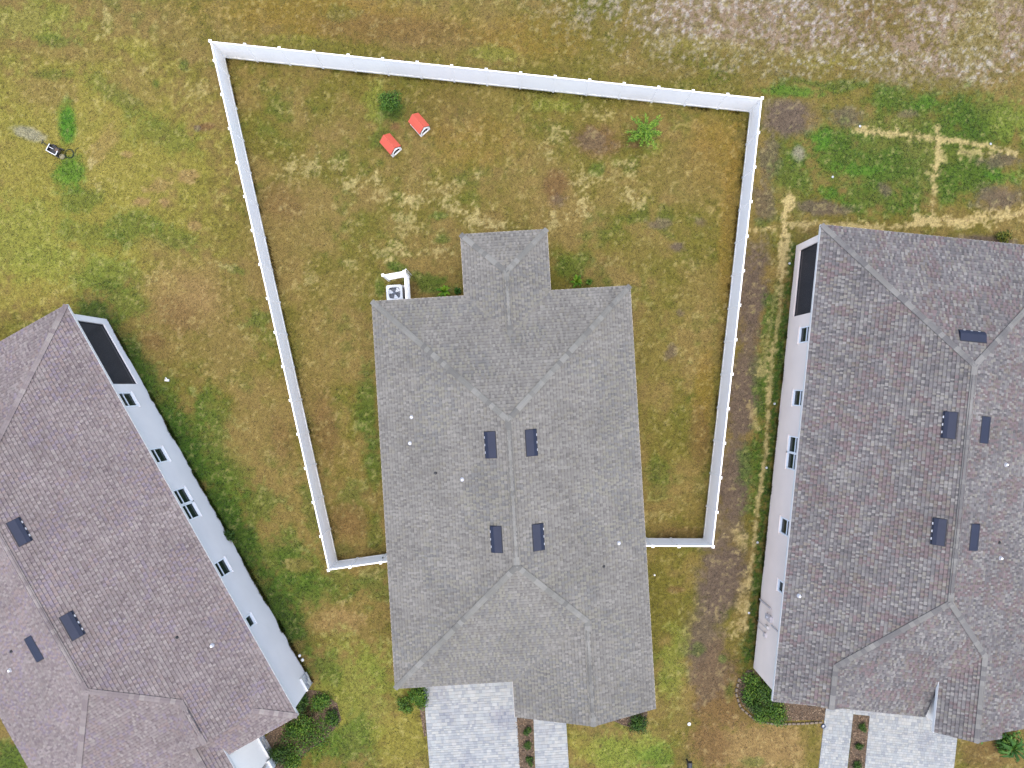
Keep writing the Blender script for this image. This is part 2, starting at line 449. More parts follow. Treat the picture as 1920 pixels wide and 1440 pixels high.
    (BRIGHT, 1730, 192, 40, 14, 0, .5, .8), (GREEN, 1850, 220, 110, 60, 0, .7, .7), (LIME, 1890, 220, 50, 50, 0, .5, .8),
    (GREEN, 1660, 310, 90, 46, 0, .7, .7), (BRIGHT, 1610, 318, 60, 16, .05, .6, .8), (GREEN, 1640, 370, 90, 40, 0, .65, .8),
    (MAUVE, 1660, 355, 20, 16, .5, .6, .7), (MAUVE, 1540, 390, 60, 20, .1, .7, .8), (BRIGHT, 1560, 365, 40, 14, .5, .55, .8),
    (GREEN, 1820, 335, 90, 50, 0, .65, .8), (BRIGHT, 1880, 335, 40, 22, 0, .6, .8), (MAUVE, 1870, 370, 60, 36, 0, .7, .7),
    (MAUVE, 1880, 300, 50, 18, 0, .6, .8), (MAUVE, 1700, 215, 26, 10, 0, .5, .8), (GREY, 1498, 288, 15, 18, 0, .9, .35),
    (MAUVE, 1440, 300, 30, 60, 0, .6, .8), (MAUVE, 1430, 380, 30, 60, 0, .6, .8), (GREEN, 1430, 420, 22, 16, 0, .5, .8),
    (MAUVE, 1408, 560, 44, 130, .1, .9, .6), (GREEN, 1445, 590, 22, 50, .1, .65, .7), (MAUVE, 1392, 760, 44, 130, .1, .95, .5),
    (GREEN, 1430, 700, 26, 50, 0, .5, .9), (MAUVE, 1377, 900, 46, 120, .1, .95, .5), (GREEN, 1405, 860, 30, 60, .1, .65, .7),
    (MAUVE, 1355, 1080, 66, 100, .1, .95, .5), (MAUVE, 1320, 1200, 50, 90, .05, .75, .6), (BROWN, 1340, 1300, 60, 120, 0, .75, .6),
    (RTAN, 1420, 1400, 150, 60, 0, .85, .6), (MAUVE, 1330, 1260, 50, 80, 0, .5, .8), (BROWN, 1330, 1400, 50, 60, 0, .7, .7), (GREEN, 1410, 1428, 26, 14, 0, .5, .8),
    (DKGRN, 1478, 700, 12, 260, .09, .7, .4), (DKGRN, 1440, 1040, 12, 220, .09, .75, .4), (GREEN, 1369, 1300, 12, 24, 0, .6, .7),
    (GREEN, 1355, 1235, 10, 10, 0, .6, .6), (OLIVE, 1270, 1130, 40, 90, 0, .6, .7), (LIME, 1260, 1250, 34, 90, 0, .5, .8),
    (LIME, 1180, 1405, 100, 50, 0, .75, .6), (TAN, 1280, 1330, 20, 60, 0, .4, .9), (GREEN, 1310, 1218, 16, 16, 0, .5, .8),
    (BROWN, 1270, 1105, 22, 8, 0, .6, .7), (TAN, 1265, 1075, 16, 10, 0, .5, .8), (BROWN, 1700, 450, 260, 14, .1, .6, .8),
    (MAUVE, 1850, 452, 80, 14, .08, .8, .5), (GREEN, 1560, 430, 40, 8, 0, .4, .9), (OLIVE, 1525, 1400, 20, 60, 0, .6, .7),
    (BROWN, 1850, 1410, 60, 40, 0, .6, .7), (OLIVE, 1860, 1380, 50, 20, 0, .4, .8), (GREEN, 20, 1420, 50, 50, 0, .8, .6),
    (LIME, 1150, 1410, 90, 50, 0, .6, .8), (BRIGHT, 1230, 1420, 40, 30, 0, .4, .8), (GREEN, 1430, 900, 18, 90, .1, .5, .8), (GREEN, 1450, 640, 20, 90, .1, .5, .8),
    (GREEN, 1480, 330, 50, 40, 0, .45, .9), (GREEN, 1720, 370, 60, 30, 0, .4, .9), (GREEN, 1600, 260, 60, 30, 0, .4, .9), (GREEN, 1780, 240, 70, 30, 0, .45, .9),
    (MAUVE, 1365, 1000, 40, 60, 0, .5, .8), (MAUVE, 1410, 640, 22, 70, 0, .5, .8), (BROWN, 1390, 1330, 60, 50, 0, .5, .8),
    (BROWN, 1100, 1370, 40, 10, 0, .2, .8), (YEL, 1090, 1400, 40, 50, 0, .5, .8),
]
# straw-covered trench lines: polyline, half width, amount
TRENCH = [
    ([(1480, 368), (1472, 420), (1470, 470), (1466, 520)], 13, .95), ([(1466, 520), (1462, 580), (1448, 660), (1442, 740)], 7, .6),
    ([(1442, 640), (1430, 700)], 14, .5), ([(1442, 740), (1436, 850), (1422, 940), (1414, 1010), (1404, 1100), (1396, 1180)], 6, .85),
    ([(1396, 1090), (1388, 1180)], 16, .6), ([(1404, 760), (1420, 800)], 10, .5), ([(1380, 1000), (1390, 1020)], 14, .55),
    ([(1398, 432), (1470, 424), (1540, 420), (1650, 428), (1730, 420)], 9, .8), ([(1720, 412), (1800, 416), (1920, 398)], 15, .9),
    ([(1605, 243), (1650, 248), (1740, 256), (1830, 270), (1905, 286)], 8, .85), ([(1800, 285), (1860, 288)], 9, .6),
    ([(1758, 240), (1757, 300), (1752, 335), (1748, 420)], 8, .8), ([(1765, 285), (1770, 300)], 12, .5), ([(1750, 322), (1758, 322)], 14, .7),
    ([(1470, 440), (1440, 640)], 9, .35),
]


def lawn_colour(x, y):
    """x, y world metres -> linear rgb of what covers the ground there"""
    px = x * F / H + 960.0
    py = 720.0 - y * F / H
    n1 = fbm(px, py, 130, 0); n2 = fbm(px, py, 46, 1); n3 = fbm(px, py, 17, 2, 3); n4 = fbm(px, py, 7, 3, 3)
    n5 = fbm(px + 500, py, 60, 4)
    col = np.empty(x.shape + (3,), np.float32)
    t = sstep(.37, .63, .45 * n1 + .35 * n2 + .20 * n3)[..., None]
    col[:] = np.array(TAN) * (1 - t) + np.array(OLIVE) * t
    t = (sstep(.52, .74, .6 * n5 + .4 * n3) * .4)[..., None]
    col = col * (1 - t) + np.array(GREEN) * t
    n6 = fbm(px + 90, py + 40, 4.2, 5, 2)
    n7 = fbm(px - 330, py + 700, 8, 2, 3)
    rag = .26 * n2 + .34 * n3 + .25 * n4 + .15 * n6
    for c, cx, cy, rx, ry, rot, amt, rg in PATCH:
        dx, dy = px - cx, py - cy
        if c is STRAW: rx, ry, rg, amt = rx * 1.45, ry * 1.45, rg, min(1, amt * 1.1)
        if c is MAUVE or c is TAN or c is BROWN: amt = min(1, amt * 1.15)
        ca, sa = math.cos(rot), math.sin(rot)
        d = np.sqrt(((dx * ca + dy * sa) / rx) ** 2 + ((-dx * sa + dy * ca) / ry) ** 2)
        k = d < 1.9
        if not k.any(): continue
        if rg > 1.15 and c is not STRAW:      # loose flecks rather than a solid patch
            q = n7 if rg < 1.25 else n4
            m = sstep(.50, .62, .36 * q[k] + .36 * n6[k] + .18 * n3[k] + .10 * n2[k] + .05 * (1.1 - d[k])) * sstep(0, .9, 1.7 - d[k]) * amt * 1.25
            m = np.clip(m, 0, 1)
        elif c is STRAW:   # broken dry tufts, thinning outwards
            m = sstep(.46, .67, .38 * n6[k] + .30 * n4[k] + .32 * n3[k] + .20 * (.70 - d[k])) * sstep(0, .4, 1.75 - d[k]) * amt * .85
        else:
            m = sstep(0, .55, 1.0 - d[k] + rg * 3.0 * (rag[k] - .5)) * amt
        col[k] = col[k] * (1 - m[:, None]) + np.array(c, np.float32) * m[:, None]
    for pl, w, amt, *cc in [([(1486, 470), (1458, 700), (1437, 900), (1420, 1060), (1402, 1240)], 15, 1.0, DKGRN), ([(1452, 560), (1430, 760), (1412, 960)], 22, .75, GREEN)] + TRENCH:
        tcl = cc[0] if cc else GOLD
        d = np.full(x.shape, 1e9, np.float32)
        for (ax, ay), (bx, by) in zip(pl, pl[1:]):
            ex, ey = bx - ax, by - ay
            tt = np.clip(((px - ax) * ex + (py - ay) * ey) / (ex * ex + ey * ey), 0, 1)
            d = np.minimum(d, np.hypot(px - ax - ex * tt, py - ay - ey * tt))
        m = sstep(.44, .65, .36 * n6 + .32 * n4 + .32 * n3 + .22 * (.72 - d / w)) * sstep(0, .5, 2.2 - d / w) * amt * .92
        col = col * (1 - m[..., None]) + np.array(tcl, np.float32) * m[..., None]
    # thin straw crumbs over the whole yard
    t = (sstep(.56, .70, n4 * .45 + n6 * .3 + n3 * .25) * .32)[..., None]
    col = col * (1 - t) + np.array(STRAW, np.float32) * t
    v = (.64 + .40 * n4 + .32 * n6)[..., None]
    return col * v * np.array((.935, .955, .91), np.float32)


# ------------------------------------------------------------------ ground sheet
def axis(half, step, far):
    a = list(np.arange(-half, half + step / 2, step))
    s, p = step, half
    while p < far:
        s *= 1.5; p += s
        a = [-p] + a + [p]
    return np.array(a)


xs, ys = axis(30.0, .088, 1500), axis(23.0, .088, 1500)
gx, gy = np.meshgrid(xs, ys)
gz = (fbm(gx * 30, gy * 30, 60, 1) - .5) * .05
gz[(np.abs(gx) > 40) | (np.abs(gy) > 33)] = 0
nx, ny = len(xs), len(ys)
gv = np.stack([gx, gy, gz], -1).reshape(-1, 3).astype(np.float32)
ii = np.arange(nx * ny).reshape(ny, nx)
gf = np.stack([ii[:-1, :-1], ii[:-1, 1:], ii[1:, 1:], ii[1:, :-1]], -1).reshape(-1, 4)


def np_mesh(name, verts, faces, mat, col=None, smooth=False):
    me = bpy.data.meshes.new(name)
    n, k = faces.shape
    me.vertices.add(len(verts)); me.vertices.foreach_set('co', verts.astype(np.float32).ravel())
    me.loops.add(n * k); me.loops.foreach_set('vertex_index', faces.astype(np.int32).ravel())
    me.polygons.add(n)
    me.polygons.foreach_set('loop_start', np.arange(0, n * k, k, dtype=np.int32))
    me.polygons.foreach_set('loop_total', np.full(n, k, np.int32))
    if smooth: me.polygons.foreach_set('use_smooth', np.ones(n, bool))
    if col is not None:
        a = me.color_attributes.new('Col', 'FLOAT_COLOR', 'POINT')
        c4 = np.ones((len(verts), 4), np.float32); c4[:, :3] = col
        a.data.foreach_set('color', c4.ravel())
    me.materials.append(mat)
    me.update(calc_edges=True)
    me.validate()
    return me


gm, nt, b = new_mat('lawn_soil')
N, L = nt.nodes, nt.links
at = N.new('ShaderNodeAttribute'); at.attribute_name = 'Col'
geo = N.new('ShaderNodeNewGeometry')
src = at.outputs['Color']
for sc, lo, hi in ((9.0, .80, 1.20), (26.0, .66, 1.34)):
    nz = N.new('ShaderNodeTexNoise'); nz.inputs['Scale'].default_value = sc; nz.inputs['Detail'].default_value = 5
    L.new(geo.outputs['Position'], nz.inputs['Vector'])
    mr = N.new('ShaderNodeMapRange'); mr.inputs[1].default_value = .3; mr.inputs[2].default_value = .7
    mr.inputs[3].default_value = lo; mr.inputs[4].default_value = hi
    L.new(nz.outputs[0], mr.inputs[0])
    ml = N.new('ShaderNodeVectorMath'); ml.operation = 'SCALE'
    L.new(src, ml.inputs[0]); L.new(mr.outputs[0], ml.inputs['Scale'])
    src = ml.outputs[0]
L.new(src, b.inputs['Base Color'])
b.inputs['Roughness'].default_value = .95
b.inputs['Specular IOR Level'].default_value = .1
bp = N.new('ShaderNodeBump'); bp.inputs['Strength'].default_value = .6; bp.inputs['Distance'].default_value = .03
L.new(nz.outputs[0], bp.inputs['Height']); L.new(bp.outputs[0], b.inputs['Normal'])
gcol = lawn_colour(gx, gy)
far = np.clip(np.maximum((np.abs(gx) - 30) / 6, (np.abs(gy) - 23) / 6), 0, 1)[..., None]      # beyond the yards: plain pasture
gcol = gcol * (1 - far) + np.array(lin(146, 132, 70), np.float32) * .9 * far
ground = link('ground', np_mesh('ground', gv, gf, gm, gcol.reshape(-1, 3), True))
tag(ground, 'patchy green, tan and brown lawn and bare soil around the houses', 'ground', kind='structure')


# ------------------------------------------------------------------ polygon tools
def clip_convex(poly, clip):
    """Sutherland-Hodgman; clip is convex, counter-clockwise, 2-D"""
    out = poly
    n = len(clip)
    for i in range(n):
        if not out: return out
        ax, ay = clip[i]; bx, by = clip[(i + 1) % n]
        ex, ey = bx - ax, by - ay
        res = []
        m = len(out)
        for j in range(m):
            p, q = out[j], out[(j + 1) % m]
            sp = ex * (p[1] - ay) - ey * (p[0] - ax)
            sq = ex * (q[1] - ay) - ey * (q[0] - ax)
            if sp >= 0: res.append(p)
            if (sp >= 0) != (sq >= 0):
                t = sp / (sp - sq)
                res.append((p[0] + (q[0] - p[0]) * t, p[1] + (q[1] - p[1]) * t))
        out = res
    return out


def ccw(poly):
    a = sum(p[0] * q[1] - q[0] * p[1] for p, q in zip(poly, poly[1:] + poly[:1]))
    return poly if a > 0 else poly[::-1]


def shade(c, k):
    return (c[0] * k, c[1] * k, c[2] * k)


def shingle_plane(mb, pts, pal, exposure=.165, widths=(.075, .095, .12, .15)):
    """one roof plane (convex, 3-D points) covered with courses of laminated shingles, every tab a raised piece"""
    pts = [Vector(p) for p in pts]
    nrm = Vector((0, 0, 0))
    for p, q in zip(pts, pts[1:] + pts[:1]):
        nrm += Vector(((p.y - q.y) * (p.z + q.z), (p.z - q.z) * (p.x + q.x), (p.x - q.x) * (p.y + q.y)))
    nrm.normalize()
    if nrm.z < 0: nrm = -nrm
    up = Vector((0, 0, 1)) - nrm * nrm.z
    up.normalize()
    e = up.cross(nrm).normalized()
    o = min(pts, key=lambda p: p.z)
    poly = ccw([((p - o).dot(e), (p - o).dot(up)) for p in pts])
    a0, a1 = min(p[0] for p in poly), max(p[0] for p in poly)
    b0, b1 = min(p[1] for p in poly), max(p[1] for p in poly)
    k = 0
    bb = b0
    while bb < b1:
        row = clip_convex([(a0 - 1, bb), (a1 + 1, bb), (a1 + 1, bb + exposure), (a0 - 1, bb + exposure)], poly)
        if len(row) >= 3:
            ra, rb = min(p[0] for p in row), max(p[0] for p in row)
            a = ra - random.random() * .3
            thick = random.random() < .5
            while a < rb:
                w = random.choice(widths)
                q = [(a, bb), (a + w, bb), (a + w, bb + exposure), (a, bb + exposure)]
                if a < ra + .4 or a + w > rb - .4:
                    q = clip_convex(q, poly)
                thick = not thick if random.random() < .9 else thick
                if len(q) >= 3:
                    c = pal(a, bb, thick, o, e, up)
                    h0 = .024 if thick else .014
                    top = []
                    for (qa, qb) in q:
                        f = (qb - bb) / exposure
                        top.append(o + e * qa + up * qb + nrm * (h0 * (1 - f) + .003))
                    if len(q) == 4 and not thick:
                        # dark granule band, also painting in the shade line under the course above
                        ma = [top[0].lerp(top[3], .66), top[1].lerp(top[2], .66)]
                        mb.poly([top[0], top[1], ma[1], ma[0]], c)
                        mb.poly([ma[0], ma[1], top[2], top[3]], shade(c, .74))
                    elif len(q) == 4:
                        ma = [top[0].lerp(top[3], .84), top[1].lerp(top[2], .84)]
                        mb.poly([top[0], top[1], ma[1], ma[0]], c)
                        mb.poly([ma[0], ma[1], top[2], top[3]], shade(c, .72))  # thick tabs: the same shade line, painted narrower
                    else:
                        mb.poly(top, c)
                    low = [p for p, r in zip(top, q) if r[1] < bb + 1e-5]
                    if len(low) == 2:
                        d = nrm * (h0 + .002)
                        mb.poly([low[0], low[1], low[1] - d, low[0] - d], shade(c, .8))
                a += w
        bb += exposure
        k += 1


def palette(cols, weights, cluster_cols=None, cl_scale=1.2, seed=0, jitter=.06, dark=.86):
    cols = [lin(*c) for c in cols]
    cum = np.cumsum(weights) / sum(weights)

    def f(a, b, thick, o, e, up):
        p = o + e * a + up * b
        c = cols[int(np.searchsorted(cum, random.random()))]
        if cluster_cols:
            n = float(fbm(np.array([p.x * 10 + 300.]), np.array([p.y * 10 + 300.]), 10 * cl_scale, seed, 2)[0])
            if n > .56 and random.random() < .65: c = lin(*random.choice(cluster_cols))
        k = (1.0 if thick else dark) * random.uniform(1 - jitter, 1 + jitter)
        return shade(c, k)
    return f


class House:
    def __init__(self, name, label, o_px, v_px, ze, hand, pal, capcols, wallmat, fasciamat):
        """o_px: eave corner, v_px: eave corner at the other end of the same long eave; hand: which side the roof lies"""
        o, v = P(*o_px, ze), P(*v_px, ze)
        self.ze = ze
        self.O = Vector((o.x, o.y, 0))
        self.V = Vector((v.x - o.x, v.y - o.y, 0)).normalized()
        self.D = (v - o).length
        self.U = Vector((-self.V.y, self.V.x, 0)) * hand
        self.root = empty(name, self.O + self.U * 6 + self.V * 10)
        tag(self.root, label, 'house', 'single-storey houses side by side')
        self.pal, self.wallmat, self.fasciamat = pal, wallmat, fasciamat
        self.planes = []
        self.deck = MB()
        self.sh = MB()
        self.capcols = capcols
        self.roof = None

    def W(self, u, v, z=0.0):
        p = self.O + self.U * u + self.V * v
        return Vector((p.x, p.y, z))

    def loc(self, p):
        d = Vector((p.x, p.y, 0)) - self.O
        return d.dot(self.U), d.dot(self.V)

    def plane(self, *uvz):
        pts = [self.W(*p) for p in uvz]
        self.planes.append(pts)
        low = [p - Vector((0, 0, .13)) for p in pts]
        self.deck.poly([p - Vector((0, 0, .004)) for p in pts])
        self.deck.poly(low[::-1])
        for i in range(len(pts)):
            j = (i + 1) % len(pts)
            self.deck.poly([pts[i] - Vector((0, 0, .004)), pts[j] - Vector((0, 0, .004)), low[j], low[i]])
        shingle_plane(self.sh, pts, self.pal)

    def finish_roof(self):
        self.roof = self.deck.build('roof', M['deck'], self.root)
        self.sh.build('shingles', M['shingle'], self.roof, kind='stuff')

    def caps(self, segs):
        """every cap shingle along a ridge or hip is a piece of its own"""
        if not hasattr(self, '_capm'):
            self._capm = {}
            for hip in (0, 1):
                drop = .135 * (.29 if hip else .42)
                for ci, c in enumerate(self.capcols):
                    mb = MB()
                    cc = lin(*c)
                    w, l = .135, .30
                    for s in (-1, 1):
                        t0, t1 = .030, .016
                        pt = [(0, 0, t0), (l, 0, t1), (l, s * w, t1 - drop), (0, s * w, t0 - drop)]
                        mb.poly(pt if s > 0 else pt[::-1], cc)
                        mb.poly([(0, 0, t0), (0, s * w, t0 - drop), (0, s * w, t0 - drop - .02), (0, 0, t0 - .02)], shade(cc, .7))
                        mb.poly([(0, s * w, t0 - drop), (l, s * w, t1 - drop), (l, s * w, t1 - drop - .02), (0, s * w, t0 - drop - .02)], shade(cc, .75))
                    self._capm[(hip, ci)] = mb.mesh('cap_shingle', M['shingle'])
        for a, bq, hip in segs:
            p, q = self.W(*a), self.W(*bq)
            if p.z > q.z: p, q = q, p
            d = q - p
            n = max(1, int(d.length / .225))
            x = d.normalized()
            y = Vector((0, 0, 1)).cross(x).normalized()
            z = x.cross(y)
            ci = 0
            for k in range(n):
                if random.random() < .8: ci = random.randrange(len(self.capcols))
                c = p + d * (k / n)
                m = Matrix(((x.x, y.x, z.x, c.x), (x.y, y.y, z.y, c.y), (x.z, y.z, z.z, c.z + .032), (0, 0, 0, 1)))
                link('ridge_shingle', self._capm[(hip, ci)], self.roof, m)

    def wall(self, u0, v0, u1, v1, z0, z1, th=.2, openings=(), mat=None, name='wall'):
        """wall from (u0,v0) to (u1,v1); openings (s0, s1, zlo, zhi) along its length"""
        a, bq = self.W(u0, v0), self.W(u1, v1)
        d = (bq - a); Lw = d.length; x = d.normalized()
        y = Vector((0, 0, 1)).cross(x)
        mb = MB()
        cuts = sorted({0.0, Lw, *[o[0] for o in openings], *[o[1] for o in openings]})
        for s0, s1 in zip(cuts, cuts[1:]):
            sm = (s0 + s1) / 2
            ops = sorted([(o[2], o[3]) for o in openings if o[0] < sm < o[1]])
            z = z0
            for lo, hi in ops + [(z1, z1)]:
                if lo - z > .005:
                    c = a + x * sm; c.z = (z + lo) / 2
                    mb.box(c, s1 - s0, th, lo - z, x, y)
                z = hi
        return mb.build(name, mat or self.wallmat, self.root)

    def fascia(self, *uv):
        for (a, bq) in zip(uv, uv[1:]):
            p, q = self.W(a[0], a[1]), self.W(bq[0], bq[1])
            za = a[2] if len(a) > 2 else self.ze
            x = (q - p).normalized(); y = Vector((0, 0, 1)).cross(x)
            mb = MB()
            c = (p + q) / 2; c.z = za - .09
            mb.box(c, (q - p).length + .03, .035, .17, x, y)
            mb.build('fascia', self.fasciamat, self.root)

    def window(self, px, py, zc, w, zlo, zhi, u_face, mirror=1, split=.5):
        """single-hung window in the long side wall; position read at height zc"""
        u, v = self.loc(P(px, py, zc))
        self.window_at(v, w, zlo, zhi, u_face, split)

    def window_at(self, v, w, zlo, zhi, u_face, split=.5):
        V = self.V; out = -self.U
        g = MB()
        root = None
        c = self.W(u_face, v, (zlo + zhi) / 2)
        fr = MB()
        t = .055
        for s in (-1, 1):
            fr.box(c + V * s * (w / 2 - t / 2) - out * .03, t, .1, zhi - zlo, V, out)
        for zz in (zlo + t / 2, zhi - t / 2):
            fr.box(Vector((c.x, c.y, zz)) - out * .031, w - 2 * t - .002, .098, t, V, out)
        wobj = fr.build('window', M['frame'], self.root)
        zm = zlo + (zhi - zlo) * split
        r = MB(); r.box(Vector((c.x, c.y, zm)) - out * .035, w - 2 * t - .004, .05, .05, V, out)
        r.build('meeting_rail', M['frame'], wobj)
        for za, zb, dp in ((zlo + t, zm - .025, .075), (zm + .025, zhi - t, .055)):
            gp = MB(); gp.box(Vector((c.x, c.y, (za + zb) / 2)) - out * dp, w - 2 * t - .004, .012, zb - za - .002, V, out)
            gp.build('pane', M['glass'], wobj)
        sl = MB(); sl.box(Vector((c.x, c.y, zlo - .035)) + out * .03, w + .10, .07, .05, V, out)
        sl.build('sill', self.wallmat, wobj)

    def zroof(self, u, v, default=None):
        """roof height under a point"""
        p = self.W(u, v)
        best = None
        for pts in self.planes:
            poly = ccw([(q.x, q.y) for q in pts])
            if all((bx - ax) * (p.y - ay) - (by - ay) * (p.x - ax) >= -1e-6 for (ax, ay), (bx, by) in zip(poly, poly[1:] + poly[:1])):
                a, b2, c = pts[0], pts[1], pts[2]
                n = (b2 - a).cross(c - a)
                z = a.z - (n.x * (p.x - a.x) + n.y * (p.y - a.y)) / n.z
                if best is None or z > best[0]:
                    n.normalize()
                    if n.z < 0: n = -n
                    best = (z, n)
        return best if best else (self.ze, Vector((0, 0, 1)))

    def on_roof(self, px, py):
        z = self.ze + 1.5
        for _ in range(8):
            u, v = self.loc(P(px, py, z)); z, n = self.zroof(u, v)
        p = P(px, py, z)
        return p, n

    def vent(self, px, py, length=1.22, width=.52):
        """low hooded attic vent with a dark slotted face on its downhill side"""
        p, n = self.on_roof(px, py)
        up = Vector((0, 0, 1)) - n * n.z; up.normalize()
        e = up.cross(n).normalized()

        def T(a, bb, h): return p + e * a + up * bb + n * h
        hl, hw = length / 2, width / 2
        mb = MB()
        pr = [(hw, .03), (-hw * .28, .125), (-hw * .92, .085)]
        for (b0_, h0_), (b1_, h1_) in zip(pr, pr[1:]):
            mb.poly([T(-hl, b0_, h0_), T(hl, b0_, h0_), T(hl, b1_, h1_), T(-hl, b1_, h1_)])
        for s in (-hl, hl):
            mb.poly([T(s, hw, .0), T(s, hw, .03), T(s, pr[1][0], .125), T(s, pr[2][0], .085), T(s, pr[2][0], .03), T(s, pr[2][0], 0)])
        o = mb.build('roof_vent', M['vent'], self.roof)
        fl = MB()
        fl.poly([T(-hl - .02, hw + .05, .028), T(hl + .02, hw + .05, .028), T(hl + .02, -hw - .04, .03), T(-hl - .02, -hw - .04, .03)])
        fl.poly([T(-hl, -hw * .93, .03), T(hl, -hw * .93, .03), T(hl, -hw * .93, .085), T(-hl, -hw * .93, .085)])
        o2 = fl.build('vent_flange', M['vent_dark'], self.roof)
        for k in range(7):
            a = -hl + length * (k + .5) / 7
            lv = MB()
            lv.poly([T(a - .055, -hw - .038, .036), T(a + .055, -hw - .038, .036), T(a + .055, -hw * .96, .060), T(a - .055, -hw * .96, .060)])
            lv.build('vent_louvre', M['grey_plastic'] if k % 2 else M['vent'], self.roof)

    def pipe(self, px, py, h=.35, r=.06):
        p, n = self.on_roof(px, py)
        r, h = .06, .24
        mb = MB(); lathe(mb, (p.x, p.y, p.z - .1), [(r, 0), (r, h), (r * .85, h + .02), (r * .3, h + .03)], 14)
        mb.build('vent_pipe', M['pipe'], self.roof)
        fl = MB(); lathe(fl, (p.x, p.y, p.z - .02), [(r * 1.8, 0), (r * 1.7, .05), (r * 1.1, .11), (r * 1.02, .12)], 14)
        fl.build('pipe_flashing', M['grey_plastic'], self.roof)

    def collar(self, px, py):
        p, n = self.on_roof(px, py)
        mb = MB(); lathe(mb, (p.x, p.y, p.z), [(.075, 0), (.07, .06), (.04, .10), (.03, .12)], 12)
        mb.build('pipe_boot', M['lead'], self.roof)


# ------------------------------------------------------------------ middle house
ZE, PT = 3.5, .42
GREYS = [(160, 157, 156), (153, 150, 149), (166, 163, 162), (145, 142, 142), (160, 156, 151)]
hm = House('house', 'middle house with plain grey shingle roof inside the white fence', (697, 565), (741, 1291), ZE, 1,
           palette(GREYS, [5, 4, 3, 2, 2], [(160, 157, 151), (146, 145, 147)], 2.2, 1, .045, .90), 
           [(160, 159, 158), (149, 148, 147), (137, 136, 136), (167, 166, 165), (154, 153, 152)], M['stucco_grey'], M['beige_trim'])
W_, D_ = 12.85, hm.D
h2 = W_ / 2
zr = ZE + PT * h2
R1, R2 = (h2, 6.15, zr), (h2, D_ - h2, zr)
gu, gl, gf = 9.6, 5.85, D_ + 1.78
zg = ZE + PT * (W_ - gu)
S = (gu, D_ - (W_ - gu), zg)
bl, br, bd = 4.6, 8.9, -3.05
pb = (zr - ZE) / 6.15
bm_ = (bl + br) / 2
V_ = (bm_, bm_ - bl, ZE + pb * (bm_ - bl))
Q_ = (bm_, bd + (bm_ - bl), V_[2])
hm.plane((0, 0, ZE), R1, R2, (0, D_, ZE))
hm.plane((W_, 0, ZE), R1, R2, S, (W_, S[1], ZE))
hm.plane((W_, S[1], ZE), S, (gu, gf, zg), (W_, gf, ZE))
hm.plane((0, 0, ZE), (bl, 0, ZE), V_, R1)
hm.plane((br, 0, ZE), (W_, 0, ZE), R1, V_)
hm.plane((bl, 0, ZE), (bl, bd, ZE), Q_, V_)
hm.plane((br, 0, ZE), (br, bd, ZE), Q_, V_)
hm.plane((bl, bd, ZE), (br, bd, ZE), Q_)
hm.plane((0, D_, ZE), R2, S, (gl, D_, ZE))
hm.plane(S, (gl, D_, ZE), (gl, gf, ZE), (gu, gf, zg))
hm.finish_roof()
hm.caps([((0, 0, ZE), R1, 1), ((W_, 0, ZE), R1, 1), (R1, R2, 0), ((0, D_, ZE), R2, 1), (S, R2, 1), ((gu, gf, zg), S, 0),
         ((bl, bd, ZE), Q_, 1), ((br, bd, ZE), Q_, 1), (Q_, V_, 0)])
i_ = .28
hm.fascia((0, 0), (bl, 0), (bl, bd), (br, bd), (br, 0), (W_, 0), (W_, gf))
hm.fascia((0, 0), (0, D_), (gl, D_), (gl, gf))
hm.wall(i_, i_, i_, D_ - i_, -.1, ZE - .1)
hm.wall(W_ - i_, i_, W_ - i_, gf - i_, -.1, ZE - .1)
hm.wall(i_ + .1, i_, W_ - i_ - .1, i_, -.1, ZE - .1)
hm.wall(i_ + .1, D_ - i_ - .4, gl + i_, D_ - i_ - .4, -.1, ZE - .1)
hm.wall(gl + i_, D_ - i_ - .3, gl + i_, gf - i_, -.1, ZE - .1)
hm.wall(gl + i_ + .1, gf - i_, W_ - i_ - .1, gf - i_, -.1, ZE - .1)
for uu in (bl + i_ + .05, br - i_ - .05):
    hm.wall(uu, bd + i_, uu, i_ - .1, -.1, ZE - .1, .16)
hm.wall(bl + i_ + .14, bd + i_, br - i_ - .14, bd + i_, -.1, ZE - .1, .16)
gm_ = MB()
gm_.poly([hm.W(gl, gf - .2, ZE - .13), hm.W(gu, gf - .2, zg - .13), hm.W(W_, gf - .2, ZE - .13)])
gm_.build('gable_wall', M['stucco_grey'], hm.root)
for q in ((920, 834), (996, 830), (931, 1011), (1009, 1007)): hm.vent(*q)
for q in ((772, 782), (769, 831), (867, 899), (1160, 1018)): hm.pipe(*q)
for q in ((817, 887), (1132, 1062)): hm.collar(*q)

# ------------------------------------------------------------------ right-hand house
MIX = [(150, 147, 152), (166, 163, 165), (138, 134, 140), (146, 138, 142), (160, 156, 153), (130, 127, 133)]
hr = House('house', 'right house with mottled grey and mauve shingle roof and pale pink-beige wall', (1540, 421), (1449, 1315), ZE, 1,
           palette(MIX, [4, 4, 3, 3, 2, 3], [(148, 132, 138), (150, 142, 138), (142, 128, 133)], .7, 2, .05, .79),
           [(152, 150, 151), (142, 140, 143), (162, 160, 161), (132, 130, 134)], M['stucco_pink'], M['trim'])
W_, D_ = 12.9, hr.D
h2 = W_ / 2
zr = ZE + PT * h2
R1, R2 = (h2, h2, zr), (h2, D_ - h2, zr)
mu = 2.42; Mz = ZE + PT * mu
Mp = (mu, D_ - mu, Mz); sk = .32
Np = (mu, D_ - sk, Mz)
gu, gl, gf = 9.1, 7.5, D_ + .3
zg = ZE + PT * (W_ - gu); zgl = zg - PT * (gu - gl)
S = (gu, D_ - (W_ - gu), zg)
vl = D_ - (zgl - ZE) / PT
hr.plane((0, 0, ZE), R1, R2, Mp, (0, Mp[1], ZE))
